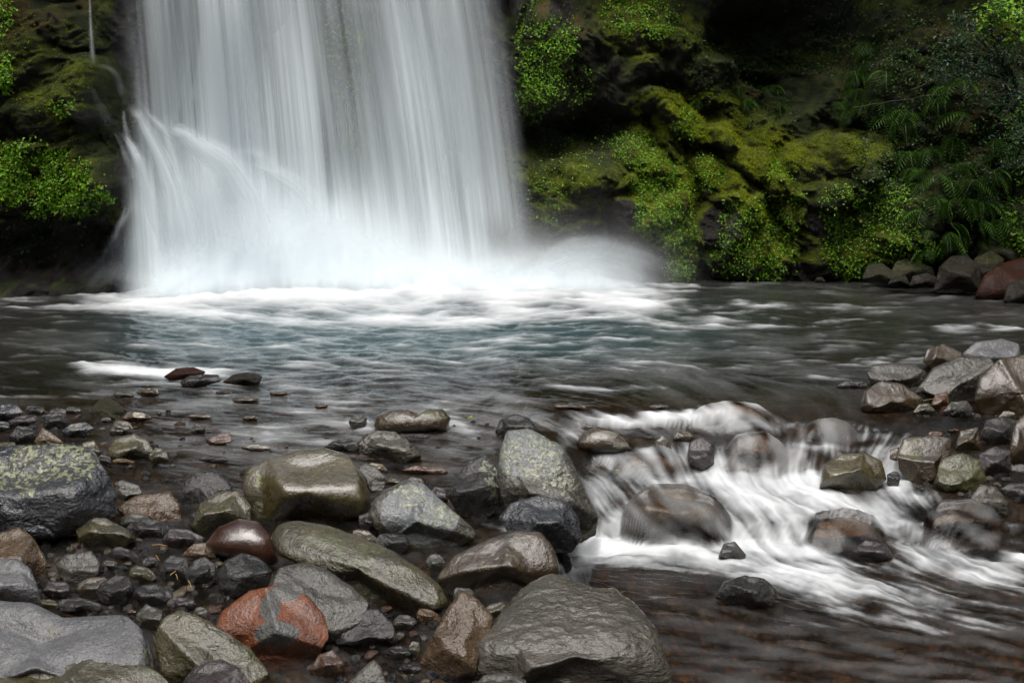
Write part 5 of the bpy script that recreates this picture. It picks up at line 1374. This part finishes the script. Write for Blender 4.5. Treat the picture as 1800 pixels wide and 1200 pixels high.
PATCH = [
    ("creeper_patch", "bright small-leaved creeper hanging on the cliff beside the fall's upper right edge", [(955, 110, 42, 110, 12), (990, 60, 30, 50, 0), (930, 60, 22, 60, 0)], 3000, .040, 'L'),
    ("creeper_patch", "leafy creeper clump high on the cliff near the top edge, right of the fall", [(1110, 20, 60, 40, 0), (1160, 30, 40, 40, 20)], 1600, .042, 'L'),
    ("creeper_patch", "vivid green creeper tongue running down to the pool right of the fall", [(1190, 420, 36, 90, -8), (1165, 330, 62, 52, 25), (1120, 265, 50, 34, 15), (1150, 370, 40, 50, 0)], 8500, .030, 'L'),
    ("creeper_patch", "green creeper sheet draping the mossy buttress to the waterline", [(1345, 420, 60, 85, -10), (1380, 330, 30, 70, -20), (1300, 455, 60, 40, 0), (1290, 400, 30, 60, 0)], 5000, .032, 'L'),
    ("creeper_patch", "small creeper cluster in the hollow of the bright moss ridge", [(1205, 225, 24, 34, 0), (1245, 300, 34, 40, 10)], 900, .036, 'L'),
    ("creeper_patch", "mixed leafy growth on the lower bank below the ferns", [(1500, 440, 60, 60, 0), (1560, 380, 70, 70, 0), (1480, 370, 40, 50, 0), (1610, 440, 50, 40, 0)], 5000, .038, 'L'),
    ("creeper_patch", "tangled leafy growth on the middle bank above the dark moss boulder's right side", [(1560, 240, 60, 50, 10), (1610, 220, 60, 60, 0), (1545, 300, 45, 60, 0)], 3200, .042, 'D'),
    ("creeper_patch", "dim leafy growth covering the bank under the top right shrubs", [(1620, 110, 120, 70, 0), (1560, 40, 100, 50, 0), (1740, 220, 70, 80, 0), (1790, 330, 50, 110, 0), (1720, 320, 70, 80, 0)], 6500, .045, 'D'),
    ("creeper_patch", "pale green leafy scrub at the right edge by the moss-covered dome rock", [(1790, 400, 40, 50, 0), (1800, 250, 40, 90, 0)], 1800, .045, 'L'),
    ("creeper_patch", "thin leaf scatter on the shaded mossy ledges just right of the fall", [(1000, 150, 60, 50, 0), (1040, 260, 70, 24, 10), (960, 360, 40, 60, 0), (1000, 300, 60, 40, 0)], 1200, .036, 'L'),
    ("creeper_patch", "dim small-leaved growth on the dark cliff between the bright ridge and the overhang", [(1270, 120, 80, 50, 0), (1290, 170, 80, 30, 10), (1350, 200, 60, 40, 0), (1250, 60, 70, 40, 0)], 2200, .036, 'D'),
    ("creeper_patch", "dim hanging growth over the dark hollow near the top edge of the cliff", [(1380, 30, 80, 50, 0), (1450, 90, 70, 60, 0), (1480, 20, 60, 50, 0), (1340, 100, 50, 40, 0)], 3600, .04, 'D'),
    ("creeper_patch", "bright creeper shelf on the cliff left of the fall", [(80, 320, 100, 62, 8), (40, 290, 60, 40, 0), (140, 345, 50, 30, 0)], 6000, .042, 'L'),
    ("creeper_patch", "little leaf tuft alone on the dark mossy cliff left of the fall", [(110, 185, 26, 20, -20)], 260, .034, 'L'),
    ("creeper_patch", "yellow-green leafy fringe at the upper left corner of the cliff", [(5, 20, 16, 50, 0), (8, 130, 14, 40, 0)], 700, .042, 'L'),
    ("creeper_patch", "small leafy sprig beside the side cascade's foot", [(190, 346, 14, 12, 0)], 120, .038, 'L'),
    ("creeper_patch", "sparse leaves on the low dark cliff foot left of the fall", [(60, 420, 80, 40, 0), (130, 410, 50, 30, 0)], 500, .036, 'D'),
    ("creeper_patch", "soft green growth on the cliff behind the falling water", [(600, 80, 70, 120, 0), (760, 60, 60, 90, 0), (640, 230, 60, 60, 0)], 2600, .045, 'L'),
]
for i, (nm, lb, ells, n, sz, mt) in enumerate(PATCH):
    P, N = sample_zone(ells, n, 300 + i)
    V, Fc = leaves_from(P, N, sz, seed=i)
    lo = V.mean(0); lo[2] = V[:, 2].min()
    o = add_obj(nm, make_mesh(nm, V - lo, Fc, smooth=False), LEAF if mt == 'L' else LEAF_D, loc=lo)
    tag(o, lb, "creeper", kind="stuff")

# moss nap: short fibres over every mossy part of the cliff
w_ = np.clip(cmoss[idx_all] - .3, 0, 1) * (0.03 + cliff_data['lush'].ravel()[idx_all] ** 1.5) * (cpx[idx_all] > -30) * ((cpx[idx_all] < 215) | (cpx[idx_all] > 880))
rs_ = np.random.default_rng(5)
I = idx_all[rs_.choice(len(idx_all), 130000, p=w_ / w_.sum())]
P = cV[I] + rs_.normal(0, .012, (len(I), 3))
V, Fc = leaves_from(P, cN[I], .03, spread=.9, droop=.5, aspect=.25, seed=77)
tag(add_obj("moss", make_mesh("moss", V, Fc, smooth=False), MOSSB), kind="stuff")

# ---- ferns
def frond_mesh(i):
    rs = np.random.default_rng(60 + i)
    L = rs.uniform(.40, .58); n = 12
    t = np.linspace(0, 1, n)
    x = L * (t - .18 * t ** 3); z = L * (.22 * t - .75 * t ** 2.2)
    V = []; Fc = []
    dx, dz = np.gradient(x), np.gradient(z); dl = np.hypot(dx, dz); dx /= dl; dz /= dl
    for j in range(n - 1):                                  # rachis
        b0 = len(V)
        wj = .004 * (1 - .7 * t[j])
        V += [(x[j], -wj, z[j]), (x[j], wj, z[j]), (x[j + 1], wj, z[j + 1]), (x[j + 1], -wj, z[j + 1])]
        Fc.append((b0, b0 + 1, b0 + 2, b0 + 3))
    for j in range(2, n):
        ln = L * .30 * math.sin(math.pi * min(1, (t[j] * .92 + .08)) ** .8) * rs.uniform(.85, 1.1) + .008
        for s in (-1, 1):
            bx, bz = x[j], z[j]
            ax = dx[j] * .45 * ln; az = dz[j] * .45 * ln - .10 * ln
            wd = L / n * .36
            b0 = len(V)
            V += [(bx - dx[j] * wd, 0, bz - dz[j] * wd), (bx + ax * .6 + dx[j] * wd, s * ln * .55, bz + az * .5 + .008), (bx + ax, s * ln, bz + az - .012), (bx + ax * .5 - dx[j] * wd, s * ln * .5, bz + az * .5 + .004)]
            Fc.append((b0, b0 + 1, b0 + 2, b0 + 3))
    return make_mesh("frond", np.array(V), np.array(Fc), smooth=False)


fm = [frond_mesh(i) for i in range(5)]
for m in fm:
    m.materials.append(FERN)
FZ = [
    ("hanging fern on the lower bank right of the leafy growth, above the moss-topped rocks", "ferns hanging over the lower right bank", 26, [(1690, 380, 70, 50), (1640, 300, 60, 60)], 1.0),
    ("fern spreading on the middle bank under the dark shrubs", "ferns on the middle right bank", 18, [(1640, 190, 90, 50), (1720, 260, 60, 60)], 1.0),
    ("dark fern hanging between the bright moss ridge and the dark moss boulder", "dim ferns above the bright moss ridge", 14, [(1300, 165, 90, 30), (1370, 190, 40, 40)], .75),
    ("dim fern on the shaded cliff right of the overhang's black hollow", "dim ferns right of the dark hollow", 11, [(1530, 120, 50, 70), (1500, 190, 40, 40)], .9),
    ("fern tuft beside the far waterline rocks", "ferns above the far waterline rocks", 6, [(1660, 425, 60, 20)], .7),
]
fi = 0
for (lb, gp, cnt, ells, sc) in FZ:
    P, N = sample_zone([(a, b, c_, d, 0) for (a, b, c_, d) in ells], cnt, 800 + fi, clump=2, cut=.2)
    for p, n in zip(P, N):
        root = bpy.data.objects.new("fern", None)
        COL.objects.link(root)
        root.location = p
        tag(root, lb, "fern", gp)
        nv = Vector(n); nv.z = 0; nv.normalize()
        base_a = math.atan2(nv.y, nv.x)
        for q in range(random.randint(4, 6)):
            f = bpy.data.objects.new("frond", random.choice(fm))
            COL.objects.link(f)
            f.parent = root
            s = sc * random.uniform(.5, 1.05)
            f.scale = (s, s, s)
            f.rotation_euler = (random.uniform(-.5, .5), random.uniform(.0, .55), base_a + random.uniform(-1.15, 1.15))
            f.location = (nv.x * .03, nv.y * .03, 0)
        fi += 1


# ---- shrubs and twigs
def tube(pts, r0, r1, n=6):
    pts = np.array(pts, float)
    V = []; Fc = []
    for i, p in enumerate(pts):
        t = pts[min(i + 1, len(pts) - 1)] - pts[max(i - 1, 0)]
        t /= np.linalg.norm(t) + 1e-9
        a = np.cross(t, [0.3, 0.2, 1.0]); a /= np.linalg.norm(a) + 1e-9
        b = np.cross(t, a)
        rr = r0 + (r1 - r0) * i / (len(pts) - 1)
        for k_ in range(n):
            an = 2 * math.pi * k_ / n
            V.append(p + rr * (a * math.cos(an) + b * math.sin(an)))
    for i in range(len(pts) - 1):
        for k_ in range(n):
            Fc.append((i * n + k_, i * n + (k_ + 1) % n, (i + 1) * n + (k_ + 1) % n, (i + 1) * n + k_))
    return V, Fc


def shrub(label, base, tips, nleaf, size, mat, seed, rad=.35):
    rs = np.random.default_rng(seed)
    base = np.array(base)
    root = bpy.data.objects.new("shrub", None)
    COL.objects.link(root); root.location = base
    tag(root, label, "shrub")
    VV, FF = [], []; LP = []
    for tip in tips:
        tip = np.array(tip)
        mid = (base + tip) / 2 + rs.normal(0, .12, 3)
        t = np.linspace(0, 1, 9)[:, None]
        c = (1 - t) ** 2 * base + 2 * t * (1 - t) * mid + t * t * tip
        v, f = tube(c - base, .022, .005)
        o_ = len(VV); VV += list(v); FF += [tuple(i + o_ for i in q) for q in f]
        for _ in range(6):
            s0 = c[rs.integers(3, 9)]
            e = s0 + rs.normal(0, rad * .6, 3)
            v, f = tube(np.stack([s0 - base, (s0 + e) / 2 - base + rs.normal(0, .03, 3), e - base]), .006, .002, 4)
            o_ = len(VV); VV += list(v); FF += [tuple(i + o_ for i in q) for q in f]
            k_ = nleaf // (len(tips) * 6)
            tt = rs.random((k_, 1))
            LP.append(s0 * (1 - tt) + e * tt + rs.normal(0, .055, (k_, 3)))
    add_obj("branch", make_mesh("branch", np.array(VV), np.array(FF)), TWIG, root)
    LP = np.concatenate(LP)
    N = np.tile(np.array([0, -.6, .5]), (len(LP), 1))
    V, Fc = leaves_from(LP - base, N, size, spread=.5, droop=.15, aspect=.5, seed=seed)
    add_obj("foliage", make_mesh("foliage", V, Fc, smooth=False), mat, root)


shrub("dark shrub with small glossy blue-green leaves at the top right", at_y(1790, 150, 15.6), [at_y(1660, 60, 15.3), at_y(1700, 110, 15.1), at_y(1740, 40, 15.2), at_y(1650, 130, 15.4), at_y(1770, 90, 14.9), at_y(1800, 170, 15.0), at_y(1720, 180, 15.3), at_y(1680, 30, 15.4)], 3600, .05, LEAF_B, 3)
shrub("fresh green bush in the top right corner", at_y(1850, 90, 15.3), [at_y(1760, 10, 15.0), at_y(1730, 30, 15.2), at_y(1800, 40, 14.9), at_y(1790, -20, 15.0)], 1100, .07, LEAF, 4)
shrub("small dark shrub with glossy leaves at the right edge below the larger one", at_y(1820, 260, 15.0), [at_y(1770, 200, 14.9), at_y(1780, 250, 14.7), at_y(1760, 290, 14.9)], 800, .045, LEAF_B, 5)

tw = [([(1500, 190), (1590, 175), (1690, 160)], 15.9), ([(1600, 160), (1660, 130), (1740, 110)], 15.6), ([(1800, 190), (1770, 165), (1700, 165)], 15.0)]
tlab = ["bare horizontal branch across the dark bank under the shrub", "thin branch rising into the dark glossy shrub", "brown branch at the right edge under the dark glossy shrub"]
for (pl, Yt), lb in zip(tw, tlab):
    pts = np.array([at_y(a, b, Yt + .08 * i) for i, (a, b) in enumerate(pl)])
    t = np.linspace(0, len(pts) - 1, 12)
    c = np.stack([np.interp(t, np.arange(len(pts)), pts[:, q]) for q in range(3)], -1) + rng.normal(0, .012, (12, 3))
    v, f = tube(c - c[0], .007, .003)
    tag(add_obj("twig", make_mesh("twig", np.array(v), np.array(f)), TWIG, loc=c[0]), lb, "twig")

# fallen leaves
def one_leaf(label, px, py, size, col, up=.03):
    g = ground_pt(px, py)
    V, Fc = leaves_from(np.array([[0, 0, 0.0]]), np.array([[0, -.5, .8]]), size, spread=.2, seed=int(px))
    k = NT("fallen_leaf_skin")
    m = k.surf(k.n("ShaderNodeBsdfPrincipled", {"Base Color": k.mix(k.noise(k.objco(), 90.0), col, tuple(c * .7 for c in col)), "Roughness": .5}).outputs[0])
    tag(add_obj("fallen_leaf", make_mesh("fallen_leaf", V, Fc), m, loc=(g[0], g[1], g[2] + up)), label, "leaf")


one_leaf("tiny yellow fallen leaf among the dark stones above the grey slab", 219, 1053, .035, (.55, .36, .02), .10)
one_leaf("tiny green leaf floating by the chestnut boulder", 832, 742, .04, (.16, .24, .03))
one_leaf("green leaf caught on the water sliding over the hump-backed rock", 1088, 850, .05, (.12, .2, .03), .08)

# dry straws caught between the stones
straws = [(1075 / 4, 976, 1180 / 4, 985), (1240 / 4, 1028, 1255 / 4, 1046), (1200 / 4, 1030, 1300 / 4, 1022), (1330 / 4, 1040, 1350 / 4, 1060), (1600, 722, 1640, 718), (1100 / 4, 995, 1125 / 4, 1012)]
for i, (xa, ya, xb_, yb_) in enumerate(straws):
    A_ = ground_pt(xa, ya); B_ = ground_pt(xb_, yb_)
    A_[2] += .05; B_[2] += .07
    m_ = (A_ + B_) / 2; m_[2] += .004
    v, f = tube(np.array([A_, m_, B_]) - A_, .0022, .0014, 4)
    k = NT("dry_straw") if i == 0 else None
    if k:
        STRAW = k.surf(k.n("ShaderNodeBsdfPrincipled", {"Base Color": (0.32, 0.2, 0.07, 1), "Roughness": .6}).outputs[0])
    tag(add_obj("straw", make_mesh("straw", np.array(v), np.array(f)), STRAW, loc=A_), "thin dry straw caught between dark wet stones on the bank", "straw", "dry straws among the stones")
